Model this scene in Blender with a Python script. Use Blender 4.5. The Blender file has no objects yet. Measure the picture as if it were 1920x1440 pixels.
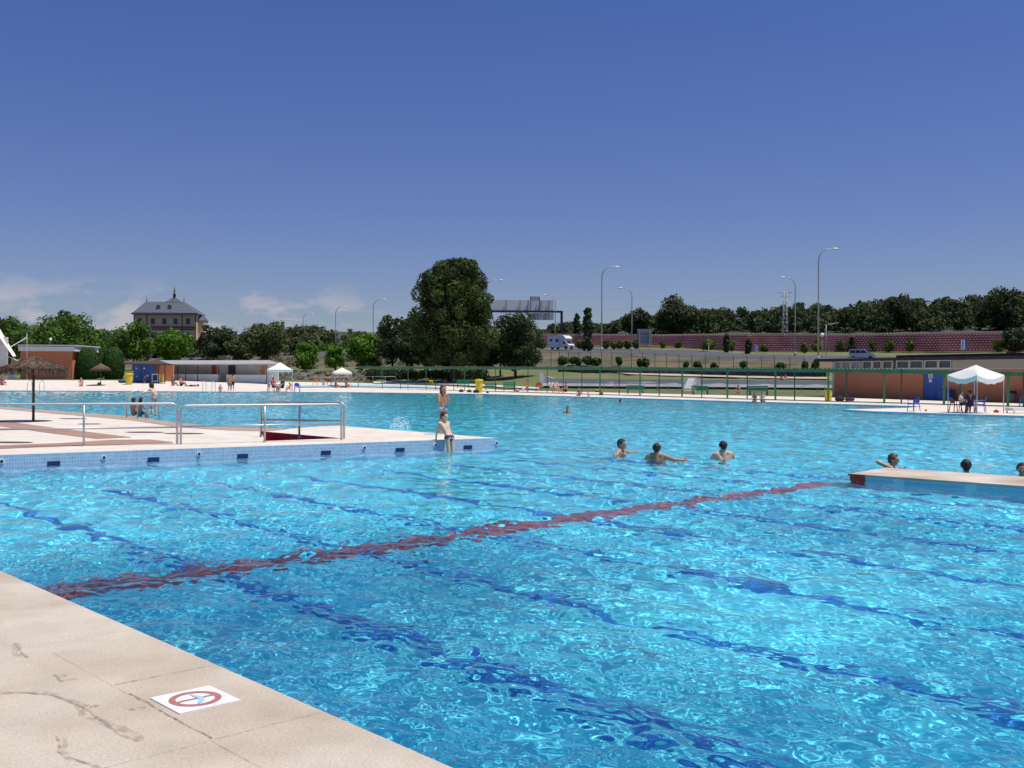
import bpy, bmesh, math, random
import numpy as np
from math import radians as R, sin, cos, pi
from mathutils import Vector, Matrix, geometry
C = bpy.context.scene.collection; S = bpy.context.scene
# ------------------------------------------------------------------ camera
FPX, TH, CH = 1970.0, 0.0055, 1.65
cam = bpy.data.cameras.new('camera'); co = bpy.data.objects.new('camera', cam); C.objects.link(co); S.camera = co
cam.sensor_width = 36; cam.lens = FPX / 1920 * 36; cam.shift_y = -16 / 1920; cam.clip_end = 6000
co.location = (0, 0, CH); co.rotation_euler = (R(90), -TH, 0)
# ------------------------------------------------------------------ sky and sun
EL, AZ = R(70), R(102)
W = bpy.data.worlds.new('World'); S.world = W; W.use_nodes = True
wt = W.node_tree; bg = wt.nodes['Background']
sk = wt.nodes.new('ShaderNodeTexSky'); sk.sky_type = 'NISHITA'; sk.sun_disc = False
sk.sun_elevation = EL; sk.sun_rotation = AZ; sk.altitude = 650; sk.air_density = 1.0; sk.dust_density = 0.6; sk.ozone_density = 3.0
bg.inputs[1].default_value = 0.11
def wn(t, **k):
    n = wt.nodes.new(t)
    for a, b in k.items(): setattr(n, a, b)
    return n
def wl(a, b): wt.links.new(a, b)
hs = wn('ShaderNodeHueSaturation'); hs.inputs['Hue'].default_value = .525; hs.inputs['Saturation'].default_value = 1.02
wl(sk.outputs[0], hs.inputs['Color'])
tc = wn('ShaderNodeTexCoord'); sp = wn('ShaderNodeSeparateXYZ'); wl(tc.outputs['Generated'], sp.inputs[0])
# polarising-dark zenith and pale mauve horizon band of the real sky, by elevation
rp = wn('ShaderNodeValToRGB'); e = rp.color_ramp.elements
e[0].position = 0.0; e[0].color = (.57, .55, .65, 1); e[1].position = 1.0; e[1].color = (.50, .72, .90, 1)
for p, c in ((.06, (.56, .58, .70, 1)), (.16, (.51, .60, .77, 1)), (.34, (.44, .645, .84, 1))):
    q = e.new(p); q.color = c
wl(sp.outputs['Z'], rp.inputs[0])
mu = wn('ShaderNodeMix', data_type='RGBA', blend_type='MULTIPLY'); mu.inputs['Factor'].default_value = 1
wl(hs.outputs[0], mu.inputs['A']); wl(rp.outputs[0], mu.inputs['B'])
# small fair-weather clouds low over the left horizon
mp = wn('ShaderNodeMapping'); mp.inputs['Scale'].default_value = (12, 12, 30); wl(tc.outputs['Generated'], mp.inputs[0])
nz = wn('ShaderNodeTexNoise'); nz.inputs['Scale'].default_value = 1.35; nz.inputs['Detail'].default_value = 6; nz.inputs['Roughness'].default_value = .55
wl(mp.outputs[0], nz.inputs['Vector'])
c1 = wn('ShaderNodeMapRange'); c1.inputs['From Min'].default_value = .50; c1.inputs['From Max'].default_value = .61; wl(nz.outputs[0], c1.inputs[0])
c2 = wn('ShaderNodeMapRange'); c2.inputs['From Min'].default_value = .088; c2.inputs['From Max'].default_value = .062; wl(sp.outputs['Z'], c2.inputs[0])
c3 = wn('ShaderNodeMapRange'); c3.inputs['From Min'].default_value = -.06; c3.inputs['From Max'].default_value = -.20; wl(sp.outputs['X'], c3.inputs[0])
m1 = wn('ShaderNodeMath', operation='MULTIPLY'); wl(c1.outputs[0], m1.inputs[0]); wl(c2.outputs[0], m1.inputs[1])
m2 = wn('ShaderNodeMath', operation='MULTIPLY'); wl(m1.outputs[0], m2.inputs[0]); wl(c3.outputs[0], m2.inputs[1])
m3 = wn('ShaderNodeMath', operation='MULTIPLY'); wl(m2.outputs[0], m3.inputs[0]); m3.inputs[1].default_value = .5
mc = wn('ShaderNodeMix', data_type='RGBA'); mc.inputs['B'].default_value = (5.6, 5.0, 5.2, 1)
wl(m3.outputs[0], mc.inputs['Factor']); wl(mu.outputs['Result'], mc.inputs['A']); wl(mc.outputs['Result'], bg.inputs[0])
lamp = bpy.data.lights.new('sun', 'SUN'); lamp.energy = 4.6; lamp.angle = R(.53); lamp.color = (1, .95, .87)
lo = bpy.data.objects.new('sun', lamp); C.objects.link(lo)
SD = Vector((sin(AZ) * cos(EL), cos(AZ) * cos(EL), sin(EL)))
lo.rotation_euler = SD.to_track_quat('Z', 'Y').to_euler(); lo.location = (0, 0, 60)
lamp.cycles.is_caustics_light = True
S.view_settings.view_transform = 'Standard'; S.view_settings.look = 'None'; S.view_settings.exposure = 0.0; S.view_settings.gamma = 1
S.cycles.use_denoising = True; S.cycles.max_bounces = 8; S.cycles.transparent_max_bounces = 8
S.cycles.sample_clamp_indirect = 6
# ------------------------------------------------------------------ where things stand: photo pixel -> place
ZW, ZF = -.27, -1.45
def ray(x, y):
    u = (x - 960) / FPX; v = (704 - y) / FPX; c, s = cos(TH), sin(TH)
    return Vector((u * c - v * s, 1, u * s + v * c))
def G(x, y, z=0.0):
    r = ray(x, y); t = (z - CH) / r.z
    return Vector((r.x * t, t, z))
def AT(x, y, d):
    r = ray(x, y); return Vector((r.x * d, d, CH + r.z * d))
# ------------------------------------------------------------------ mesh helpers
class MB:
    def __init__(s): s.v = []; s.f = []; s.sm = []
    def add(s, vs, fs, smooth=False):
        n = len(s.v); s.v += [tuple(p) for p in vs]
        for f in fs: s.f.append(tuple(i + n for i in f)); s.sm.append(smooth)
        return s
    def box(s, c, d, rz=0.0, taper=1.0):
        c = Vector(c); a = [x / 2 for x in d]; vs = []
        for z in (-1, 1):
            t = taper if z > 0 else 1
            for x, y in ((-1, -1), (1, -1), (1, 1), (-1, 1)):
                X, Y = x * a[0] * t, y * a[1] * t
                vs.append((c.x + X * cos(rz) - Y * sin(rz), c.y + X * sin(rz) + Y * cos(rz), c.z + z * a[2]))
        return s.add(vs, [(3, 2, 1, 0), (4, 5, 6, 7), (0, 1, 5, 4), (1, 2, 6, 5), (2, 3, 7, 6), (3, 0, 4, 7)])
    def prism(s, pts, z0, z1):
        n = len(pts); vs = [(p[0], p[1], z0) for p in pts] + [(p[0], p[1], z1) for p in pts]
        if sum(pts[i][0] * pts[(i + 1) % n][1] - pts[(i + 1) % n][0] * pts[i][1] for i in range(n)) < 0:
            vs = vs[:n][::-1] + vs[n:][::-1]
        return s.add(vs, [tuple(range(n - 1, -1, -1)), tuple(range(n, 2 * n))] + [(i, (i + 1) % n, (i + 1) % n + n, i + n) for i in range(n)])
    def tube(s, pts, r, n=8, cap=True):
        P = [Vector(p) for p in pts]; rr = r if isinstance(r, (list, tuple)) else [r] * len(P); vs = []; up = None
        for i, p in enumerate(P):
            t = (P[min(i + 1, len(P) - 1)] - P[max(i - 1, 0)]).normalized()
            if up is None:
                up = Vector((0, 0, 1)) if abs(t.z) < .9 else Vector((1, 0, 0))
            a = (up - t * up.dot(t)).normalized(); b = t.cross(a); up = a
            for k in range(n):
                q = 2 * pi * k / n; vs.append(p + (a * cos(q) + b * sin(q)) * rr[i])
        fs = []
        for i in range(len(P) - 1):
            for k in range(n):
                fs.append((i * n + k, i * n + (k + 1) % n, (i + 1) * n + (k + 1) % n, (i + 1) * n + k))
        if cap: fs += [tuple(range(n - 1, -1, -1)), tuple((len(P) - 1) * n + k for k in range(n))]
        return s.add(vs, fs, True)
    def lathe(s, prof, c=(0, 0, 0), n=20, wob=None):
        vs = []; fs = []
        for r, z in prof:
            for k in range(n):
                q = 2 * pi * k / n; w = wob(k, z) if wob else 1
                vs.append((c[0] + r * w * cos(q), c[1] + r * w * sin(q), c[2] + z))
        for i in range(len(prof) - 1):
            for k in range(n): fs.append((i * n + k, i * n + (k + 1) % n, (i + 1) * n + (k + 1) % n, (i + 1) * n + k))
        fs += [tuple(range(n - 1, -1, -1)), tuple((len(prof) - 1) * n + k for k in range(n))]
        return s.add(vs, fs, True)
    def ball(s, c, r, n=10, sq=(1, 1, 1)):
        pr = [(max(1e-4, sin(pi * i / n)), -cos(pi * i / n)) for i in range(n + 1)]
        m = MB().lathe(pr, n=n * 2)
        return s.add([(c[0] + p[0] * r * sq[0], c[1] + p[1] * r * sq[1], c[2] + p[2] * r * sq[2]) for p in m.v], m.f, True)
    def quad(s, a, b, c, d): return s.add([a, b, c, d], [(0, 1, 2, 3)])
    def sheet(s, pts, z):
        n = len(pts)
        ar = sum(pts[i][0] * pts[(i + 1) % n][1] - pts[(i + 1) % n][0] * pts[i][1] for i in range(n))
        if ar < 0: pts = pts[::-1]
        return s.add([(p[0], p[1], z) for p in pts], [tuple(range(n))])
    def build(s, name, mat, parent=None, loc=None, rz=0.0):
        me = bpy.data.meshes.new(name); me.from_pydata(s.v, [], s.f)
        me.polygons.foreach_set('use_smooth', s.sm); me.update()
        if mat: me.materials.append(mat)
        o = bpy.data.objects.new(name, me); C.objects.link(o)
        if parent: o.parent = parent
        if loc is not None: o.location = loc
        if rz: o.rotation_euler.z = rz
        return o
def npmesh(name, v, q, mat, parent=None, smooth=True):
    me = bpy.data.meshes.new(name); me.vertices.add(len(v)); me.vertices.foreach_set('co', np.ascontiguousarray(v, 'f').ravel())
    me.loops.add(q.size); me.loops.foreach_set('vertex_index', q.ravel().astype('i'))
    me.polygons.add(len(q)); me.polygons.foreach_set('loop_start', np.arange(len(q), dtype='i') * q.shape[1])
    me.polygons.foreach_set('use_smooth', np.full(len(q), smooth)); me.update(calc_edges=True)
    if mat: me.materials.append(mat)
    o = bpy.data.objects.new(name, me); C.objects.link(o)
    if parent: o.parent = parent
    return o
def tag(o, label, cat, group=None):
    o['label'] = label; o['category'] = cat
    if group: o['group'] = group
    return o
def struct(o): o['kind'] = 'structure'; return o
def thing(name, loc, label, cat, group=None, rz=0.0):
    o = bpy.data.objects.new(name, None); C.objects.link(o); o.location = loc; o.rotation_euler.z = rz; o.empty_display_size = .2
    return tag(o, label, cat, group)
def dup(root, loc, rz, label, group=None):
    def cp(o, par):
        c = o.copy(); C.objects.link(c); c.parent = par
        for ch in o.children: cp(ch, c)
        return c
    r = cp(root, None); r.location = loc; r.rotation_euler.z = rz; r['label'] = label
    if group: r['group'] = group
    return r
def wet(o): o.cycles.is_caustics_receiver = True; return o
# ------------------------------------------------------------------ materials
def M(name, col, rough=.7, var=.0, scale=2.0, col2=None, bump=0.0, bscale=None, metal=0.0, trans=0.0, spec=.5, detail=4, thr=(.35, .65)):
    m = bpy.data.materials.new(name); m.use_nodes = True; t = m.node_tree; p = t.nodes['Principled BSDF']
    p.inputs['Roughness'].default_value = rough; p.inputs['Metallic'].default_value = metal; p.inputs['Specular IOR Level'].default_value = spec
    c = (*col, 1); p.inputs['Base Color'].default_value = c
    g = t.nodes.new('ShaderNodeNewGeometry')
    if var or col2:
        n = t.nodes.new('ShaderNodeTexNoise'); n.inputs['Scale'].default_value = scale; n.inputs['Detail'].default_value = detail
        t.links.new(g.outputs['Position'], n.inputs['Vector'])
        r = t.nodes.new('ShaderNodeValToRGB'); r.color_ramp.elements[0].position = thr[0]; r.color_ramp.elements[1].position = thr[1]
        a = col2 if col2 else tuple(x * (1 - var) for x in col); b = col if col2 else tuple(min(1, x * (1 + var)) for x in col)
        r.color_ramp.elements[0].color = (*a, 1); r.color_ramp.elements[1].color = (*b, 1)
        t.links.new(n.outputs[0], r.inputs[0]); t.links.new(r.outputs[0], p.inputs['Base Color'])
    if bump:
        n = t.nodes.new('ShaderNodeTexNoise'); n.inputs['Scale'].default_value = bscale or scale * 4; n.inputs['Detail'].default_value = 5
        t.links.new(g.outputs['Position'], n.inputs['Vector'])
        b = t.nodes.new('ShaderNodeBump'); b.inputs['Strength'].default_value = bump; b.inputs['Distance'].default_value = .05
        t.links.new(n.outputs[0], b.inputs['Height']); t.links.new(b.outputs[0], p.inputs['Normal'])
    return m
def leafmat(name, c1, c2, scale=.6):
    m = M(name, c1, .75, col2=c2, scale=scale, spec=.25, detail=6)
    t = m.node_tree; p = t.nodes['Principled BSDF']; o = t.nodes['Material Output']
    tr = t.nodes.new('ShaderNodeBsdfTranslucent'); mx = t.nodes.new('ShaderNodeMixShader'); mx.inputs[0].default_value = .22
    src = p.inputs['Base Color'].links[0].from_socket; t.links.new(src, tr.inputs['Color'])
    t.links.new(p.outputs[0], mx.inputs[1]); t.links.new(tr.outputs[0], mx.inputs[2]); t.links.new(mx.outputs[0], o.inputs[0])
    return m
m_water = bpy.data.materials.new('pool_water'); m_water.use_nodes = True; p = m_water.node_tree.nodes['Principled BSDF']
p.inputs['Transmission Weight'].default_value = 1; p.inputs['IOR'].default_value = 1.33; p.inputs['Roughness'].default_value = 0.0
p.inputs['Base Color'].default_value = (.79, .985, 1, 1)
t_ = m_water.node_tree; g_ = t_.nodes.new('ShaderNodeNewGeometry'); mp_ = t_.nodes.new('ShaderNodeMapping'); mp_.inputs['Rotation'].default_value = (0, 0, R(25)); mp_.inputs['Scale'].default_value = (1, 1.5, 1)
n_ = t_.nodes.new('ShaderNodeTexNoise'); n_.inputs['Scale'].default_value = 6.5; n_.inputs['Detail'].default_value = 3; b_ = t_.nodes.new('ShaderNodeBump'); b_.inputs['Strength'].default_value = 1; b_.inputs['Distance'].default_value = .014
# the open middle of the pool is ruffled by the breeze, the water near the deck is sheltered
sx_ = t_.nodes.new('ShaderNodeSeparateXYZ'); t_.links.new(g_.outputs['Position'], sx_.inputs[0]); mr_ = t_.nodes.new('ShaderNodeMapRange'); mr_.inputs['From Min'].default_value = 19; mr_.inputs['From Max'].default_value = 40; mr_.inputs['To Min'].default_value = .12; t_.links.new(sx_.outputs['Y'], mr_.inputs[0]); t_.links.new(mr_.outputs[0], b_.inputs['Strength'])
t_.links.new(g_.outputs['Position'], mp_.inputs[0]); t_.links.new(mp_.outputs[0], n_.inputs['Vector']); t_.links.new(n_.outputs[0], b_.inputs['Height']); t_.links.new(b_.outputs[0], p.inputs['Normal'])
m_floor = M('pool_paint', (.155, .70, .81), .9, var=.12, scale=.5)
m_lane = M('lane_blue', (.025, .19, .50), .8)
m_red = M('red_paint', (.52, .05, .04), .75, var=.25, scale=3)
m_steel = M('satin_steel', (.46, .46, .48), .45, metal=.6)
m_white = M('white_paint', (.78, .78, .76), .6, var=.05, scale=3)
m_whitec = M('white_canvas', (.84, .80, .73), .85)
m_dark = M('dark_paint', (.03, .03, .035), .6)
m_green = M('fence_green', (.035, .16, .06), .5, var=.15, scale=3)
m_greend = M('fence_green_dark', (.015, .05, .03), .6)
m_bench = M('bench_green', (.03, .26, .17), .5)
m_yellow = M('bin_yellow', (.72, .52, .02), .5)
m_blue = M('blue_paint', (.03, .11, .42), .5, var=.1, scale=2)
m_bluepl = M('blue_plastic', (.06, .10, .42), .4)
m_redpl = M('red_plastic', (.55, .04, .03), .4)
m_wood = M('dark_wood', (.07, .045, .035), .8, var=.3, scale=8)
m_thatch = M('dry_thatch', (.23, .165, .12), 1, col2=(.09, .062, .05), scale=9, bump=1.0, bscale=30, spec=.1)
m_grey = M('grey_sheet', (.22, .25, .30), .6)
m_lampgrey = M('lamp_grey', (.42, .44, .46), .5, metal=.3)
m_globe = M('globe_white', (.85, .85, .83), .3)
m_skin = {}
def skin(k):
    if k not in m_skin:
        c = {'tan': (.47, .24, .15), 'fair': (.74, .46, .30), 'dark': (.42, .20, .12), 'pink': (.62, .36, .27)}[k]
        m_skin[k] = M('skin_' + k, c, .55, var=.08, scale=12)
    return m_skin[k]
m_cloth = {}
def cloth(c):
    if c not in m_cloth: m_cloth[c] = M('cloth', c, .9, var=.12, scale=10)
    return m_cloth[c]
m_hair = M('dark_hair', (.022, .016, .013), .7, var=.4, scale=40)
m_hairb = M('brown_hair', (.07, .035, .02), .5, var=.4, scale=40)
def concrete(name, base, stain, speck):
    m = M(name, base, .9, col2=stain, scale=.9, bump=.25, bscale=55, thr=(.30, .62), spec=.2, detail=7)
    t = m.node_tree; p = t.nodes['Principled BSDF']; src = p.inputs['Base Color'].links[0].from_socket
    g = t.nodes.new('ShaderNodeNewGeometry'); n = t.nodes.new('ShaderNodeTexNoise'); n.inputs['Scale'].default_value = 70; n.inputs['Detail'].default_value = 3
    t.links.new(g.outputs['Position'], n.inputs['Vector'])
    r = t.nodes.new('ShaderNodeMapRange'); r.inputs['From Min'].default_value = .3; r.inputs['From Max'].default_value = .7
    r.inputs['To Min'].default_value = 1 - speck; r.inputs['To Max'].default_value = 1 + speck * .6; t.links.new(n.outputs[0], r.inputs[0])
    n2 = t.nodes.new('ShaderNodeTexNoise'); n2.inputs['Scale'].default_value = 3.1; n2.inputs['Detail'].default_value = 8; n2.inputs['Roughness'].default_value = .7
    t.links.new(g.outputs['Position'], n2.inputs['Vector'])
    r2 = t.nodes.new('ShaderNodeMapRange'); r2.inputs['From Min'].default_value = .3; r2.inputs['From Max'].default_value = .75; r2.inputs['To Min'].default_value = .86; r2.inputs['To Max'].default_value = 1.05
    t.links.new(n2.outputs[0], r2.inputs[0]); k = t.nodes.new('ShaderNodeMath'); k.operation = 'MULTIPLY'; t.links.new(r.outputs[0], k.inputs[0]); t.links.new(r2.outputs[0], k.inputs[1])
    v = t.nodes.new('ShaderNodeVectorMath'); v.operation = 'SCALE'; t.links.new(src, v.inputs[0]); t.links.new(k.outputs[0], v.inputs['Scale'])
    t.links.new(v.outputs[0], p.inputs['Base Color'])
    return m
m_deck = concrete('deck_concrete', (.61, .54, .445), (.475, .39, .295), .13)
def stain(name, col, a0, a1, sc):
    m = M(name, col, 1, spec=.1); t = m.node_tree; p = t.nodes['Principled BSDF']; o = t.nodes['Material Output']; g = t.nodes.new('ShaderNodeNewGeometry'); n = t.nodes.new('ShaderNodeTexNoise'); n.inputs['Scale'].default_value = sc; n.inputs['Detail'].default_value = 6
    t.links.new(g.outputs['Position'], n.inputs['Vector']); r = t.nodes.new('ShaderNodeMapRange'); r.inputs['From Min'].default_value = .35; r.inputs['From Max'].default_value = .65; r.inputs['To Min'].default_value = a0; r.inputs['To Max'].default_value = a1
    t.links.new(n.outputs[0], r.inputs[0]); tr = t.nodes.new('ShaderNodeBsdfTransparent'); mx = t.nodes.new('ShaderNodeMixShader'); t.links.new(r.outputs[0], mx.inputs[0]); t.links.new(tr.outputs[0], mx.inputs[1]); t.links.new(p.outputs[0], mx.inputs[2]); t.links.new(mx.outputs[0], o.inputs[0])
    return m
m_deckw = concrete('pale_concrete', (.76, .70, .62), (.68, .59, .49), .08)
m_white_c = M('white_wall', (.62, .61, .60), .8, var=.08, scale=.7)
def bricky(name, c1, c2, mort, sc, w=.5, h=.25, ms=.02, off=.5):
    m = bpy.data.materials.new(name); m.use_nodes = True; t = m.node_tree; p = t.nodes['Principled BSDF']; p.inputs['Roughness'].default_value = .85
    g = t.nodes.new('ShaderNodeTexCoord'); s = t.nodes.new('ShaderNodeSeparateXYZ'); t.links.new(g.outputs['Object'], s.inputs[0])
    ad = t.nodes.new('ShaderNodeMath'); t.links.new(s.outputs[0], ad.inputs[0]); t.links.new(s.outputs[1], ad.inputs[1])
    c = t.nodes.new('ShaderNodeCombineXYZ'); t.links.new(ad.outputs[0], c.inputs[0]); t.links.new(s.outputs[2], c.inputs[1])
    b = t.nodes.new('ShaderNodeTexBrick'); b.inputs['Scale'].default_value = sc; b.inputs['Color1'].default_value = (*c1, 1); b.inputs['Color2'].default_value = (*c2, 1); b.inputs['Mortar'].default_value = (*mort, 1)
    b.inputs['Mortar Size'].default_value = ms; b.inputs['Brick Width'].default_value = w; b.inputs['Row Height'].default_value = h; b.offset = off
    t.links.new(c.outputs[0], b.inputs['Vector']); t.links.new(b.outputs[0], p.inputs['Base Color'])
    return m
m_brick = bricky('red_brick', (.68, .22, .095), (.58, .175, .075), (.50, .24, .15), 2.0, .5, .15, .02)
m_brickt = bricky('tan_brick', (.78, .56, .35), (.70, .49, .31), (.60, .45, .31), 1.2, .5, .2, .02)
m_mosaic = bricky('blue_mosaic', (.40, .53, .66), (.26, .42, .60), (.55, .64, .72), 1.0, .075, .075, .006, 0)
m_slate = M('slate_roof', (.10, .115, .14), .6, var=.2, scale=1.5)
# ------------------------------------------------------------------ the pool and its decks
N0, N1 = G(850, 1440), G(0, 1070)
E1 = (N1 - N0).normalized(); E2 = Vector((E1.y, -E1.x, 0))
def EE(a, b, z=0.0):
    q = E1 * a + E2 * b; return Vector((q.x, q.y, z))
TIP = G(932, 821); PD = (G(0, 853) - TIP).normalized()
k = geometry.intersect_line_line_2d(N0.xy - E1.xy * 50, N0.xy + E1.xy * 90, TIP.xy, TIP.xy + PD.xy * 90)
CORNER = Vector((k.x, k.y, 0))
BACKP = [(740, 806), (637, 798), (590, 800), (540, 804), (430, 800), (335, 793), (250, 780.5), (160, 774), (0, 762), (-350, 739)]
FARP = [(-350, 733.2), (0, 732), (220, 733), (430, 734.3), (660, 735.3), (900, 738.3), (1140, 745), (1400, 752.6), (1660, 759.6), (1730, 762), (1700, 764.5), (1645, 766), (1579, 767.3), (1640, 771), (1800, 776), (1920, 779.5), (2400, 793)]
PEN = [TIP] + [G(*p) for p in BACKP]
ZD = -.20      # the far decks lie almost at water level
FAR = [G(*p, ZD) for p in FARP]
POOL = [N0 - E1 * 14, CORNER] + PEN + FAR + [Vector((62, 20, 0)), Vector((62, -7, 0))]
BL = [(-600, 730.4), (-350, 730.7), (0, 730), (430, 732), (672, 729), (925, 735), (1120, 741), (1380, 749.5), (1660, 757), (1920, 764.5), (2400, 779)]
BP = [G(*p, ZD) for p in BL]
OUT = [Vector((90, -20, 0)), Vector((90, 34, 0))] + BP[::-1] + [Vector((-130, 60, 0)), Vector((-60, -20, 0))]
RA, RB, RC = G(489, 808.5), G(640, 821.5), G(497, 826.5)     # sunken red ramp in the peninsula
def tess(name, loops, z, mat):
    tri = geometry.tessellate_polygon([[Vector((p.x, p.y, 0)) for p in l] for l in loops])
    fl = [p for l in loops for p in l]; m = MB(); fs = []
    for a, b, c in tri:
        A, B, D = fl[a], fl[b], fl[c]
        fs.append((a, b, c) if (B.x - A.x) * (D.y - A.y) - (B.y - A.y) * (D.x - A.x) > 0 else (c, b, a))
    m.add([(p.x, p.y, z + p.z) for p in fl], fs); return m.build(name, mat)
struct(tess('pool_deck', [OUT, POOL, [RA, RB, RC]], -.004, m_deckw))
struct(MB().sheet([N0 - E1 * 14, CORNER + E1 * 3, CORNER + E1 * 3 - E2 * 16, N0 - E1 * 14 - E2 * 16], 0.0).build('near_deck', m_deck))
m_soil = M('dry_soil', (.22, .19, .12), .95, col2=(.10, .12, .05), scale=.05)
struct(tess('ground', [[Vector((-4000, -3000, 0)), Vector((4000, -3000, 0)), Vector((4000, 5000, 0)), Vector((-4000, 5000, 0))], OUT], -.35, m_soil))
m = MB(); n = len(POOL)
for i in range(n):
    a, b = POOL[i], POOL[(i + 1) % n]
    m.quad((a.x, a.y, ZF), (b.x, b.y, ZF), (b.x, b.y, b.z - .001), (a.x, a.y, a.z - .001))
wet(struct(m.build('pool_side', m_mosaic)))
m = MB(); xs = np.linspace(-75, 65, 29); ys = np.linspace(-8, 112, 25)
m.add([(x, y, ZF) for y in ys for x in xs], [(j * 29 + i, j * 29 + i + 1, (j + 1) * 29 + i + 1, (j + 1) * 29 + i) for j in range(24) for i in range(28)])
wet(struct(m.build('pool_floor', m_floor)))
# lane lines and the red line painted on the pool floor
m = MB()
for i in range(8):
    b = 5.42 + 1.96 * i
    m.add([EE(18.4, b - .10, ZF + .004), EE(18.4, b + .10, ZF + .004), EE(-26, b + .10, ZF + .004), EE(-26, b - .10, ZF + .004)], [(0, 1, 2, 3)])
wet(struct(m.build('lane_marking', m_lane)))
m = MB().add([EE(10.50, 2.84, ZF + .008), EE(11.06, 2.84, ZF + .008), EE(11.06, 18.6, ZF + .008), EE(10.50, 18.6, ZF + .008)], [(3, 2, 1, 0)])
wet(struct(m.build('red_line_marking', M('red_tile', (.46, .09, .07), .8, var=.2, scale=4))))
# ledge under water along the peninsula wall
PN = Vector((-PD.y, PD.x, 0)); PN = PN if PN.y < 0 else -PN
lg = [TIP, TIP + PD * 30, TIP + PD * 30 + PN * .55, TIP + PN * .55]
wet(struct(MB().prism(lg, ZF, -.62).build('pool_ledge', m_mosaic)))
# real waves: a random sea of short ripples, finest where the camera can resolve them
rng = np.random.default_rng(11)
def waves(X, Y, D):
    Z = np.zeros_like(X); wl_ = np.geomspace(.082, 1.9, 90)
    patch = .72 + .48 * np.sin(X * .55 + 1.3 * np.sin(Y * .31)) * np.sin(Y * .43 + X * .17)
    for l in wl_:
        kk = 2 * pi / l; a = R(205) + rng.normal(0, R(48)); s = WAVE * (1.0 if l < .30 else (.30 / l) ** .7)
        fade = np.clip(l / (D * .0045) - 1.0, 0, 1)
        Z += s / kk * fade * np.sin(kk * (X * cos(a) + Y * sin(a)) + rng.uniform(0, 6.28)) * (patch if l < .5 else 1)
    for px, py in ((1165, 851), (1231, 863), (1356, 860), (1684, 878), (1812, 884), (1916, 888), (1064, 774), (833, 848)):   # rings round the bathers
        c = G(px, py, ZW); r = np.hypot(X - c.x, Y - c.y); Z += .011 * np.exp(-r / .55) * np.cos(2 * pi * r / .24) * (r < 3)
    return Z
WAVE = .035
ds = []; d = 2.2
while d < 118: ds.append(d); d += max(.020, min(d * d * .0003, d * .0055))
ds = np.array(ds); us = np.concatenate([np.linspace(-.85, -.535, 90), np.linspace(-.53, .53, 1000), np.linspace(.535, .85, 90)])
U, D = np.meshgrid(us, ds); X = U * D; Z = ZW + waves(X, D, D); nr, nc = X.shape
ii = np.arange(nr * nc).reshape(nr, nc)
q = np.stack([ii[:-1, :-1], ii[:-1, 1:], ii[1:, 1:], ii[1:, :-1]], -1).reshape(-1, 4)
w = npmesh('pool_water', np.stack([X, D, Z], -1).reshape(-1, 3), q, m_water); struct(w); w.cycles.is_caustics_caster = True
# sunken ramp
m = MB(); a, b, c = RA.copy(), RB.copy(), RC.copy(); a.z = c.z = -.85; b.z = -.004
m.add([a, c, b], [(0, 1, 2)]); m.add([RA, RB, b, a], [(3, 2, 1, 0)]); m.add([RC, RB, b, c], [(0, 1, 2, 3)]); m.add([RA, RC, c, a], [(0, 1, 2, 3)])
struct(m.build('ramp', m_red))
def inland(o): return o
# paving bands and rim of the peninsula
m_band = concrete('pink_paving', (.42, .26, .20), (.35, .21, .16), .08)
for pts in ([(-200, 778), (0, 789), (110, 803), (248, 820), (180, 822.5), (100, 813), (0, 799), (-200, 783)], [(-200, 841), (0, 835), (110, 831), (210, 825), (280, 824), (323, 829), (325, 831), (200, 834), (80, 838), (0, 841.5), (-200, 848)]):
    struct(MB().sheet([G(*p) for p in pts], .004).build('paving_band', m_band))
m_rim = concrete('rim_coping', (.46, .35, .27), (.38, .28, .21), .08)
rp_ = [(0, 762.3), (160, 774.3), (250, 781), (335, 793.4), (430, 800.4), (540, 804.3), (500, 808.5), (430, 807), (335, 801), (250, 788.5), (160, 780.5), (0, 767)]
struct(MB().sheet([G(*p) for p in rp_], .004).build('coping', m_rim))
# coping joints, cracks
m_joint = stain('joint_dirt', (.22, .17, .14), .15, .75, 22)
m_crack = stain('crack_dirt', (.30, .24, .21), .02, .55, 26); m_crack2 = stain('crack_halo', (.34, .27, .22), .0, .32, 17)
rr = random.Random(4)
def strip(m, pts, w, z):
    P = []
    for i in range(len(pts) - 1):
        a, b = Vector(pts[i]), Vector(pts[i + 1]); nn = max(2, int((b - a).length / .05))
        P += [a.lerp(b, t / nn) for t in range(nn)]
    P.append(Vector(pts[-1])); L = []; Rr = []
    off = 0
    for i, p in enumerate(P):
        t = (P[min(i + 1, len(P) - 1)] - P[max(i - 1, 0)]).normalized(); s = Vector((-t.y, t.x, 0)); off = off * .8 + rr.uniform(-1, 1) * w * .35
        ww = w * rr.uniform(.3, 1.0); L.append(p + s * (off + ww / 2)); Rr.append(p + s * (off - ww / 2))
    n = len(P); m.add([(p.x, p.y, z) for p in L + Rr], [(i + n, i + 1 + n, i + 1, i) for i in range(n - 1)])
m = MB()
b0 = N0.dot(E2)
jx = b0 - .60
strip(m, [EE(a, jx) for a in (3.2, 3.9, 4.4)], .005, .0042); strip(m, [EE(a, jx + .01) for a in (4.4, 4.9, 5.3)], .016, .0042); strip(m, [EE(a, jx) for a in (5.3, 6.4)], .004, .0042)
for a, wd in ((3.3, .005), (4.38, .008), (5.5, .010), (6.6, .004), (7.7, .004)):
    strip(m, [EE(a, jx + .02), EE(a + rr.uniform(-.01, .01), b0 - .01)], wd, .0042)
strip(m, [EE(4.38, jx - .02), EE(4.36, jx - .7)], .005, .0042)
struct(m.build('joint', m_joint))
m = MB(); m2 = MB()
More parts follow.
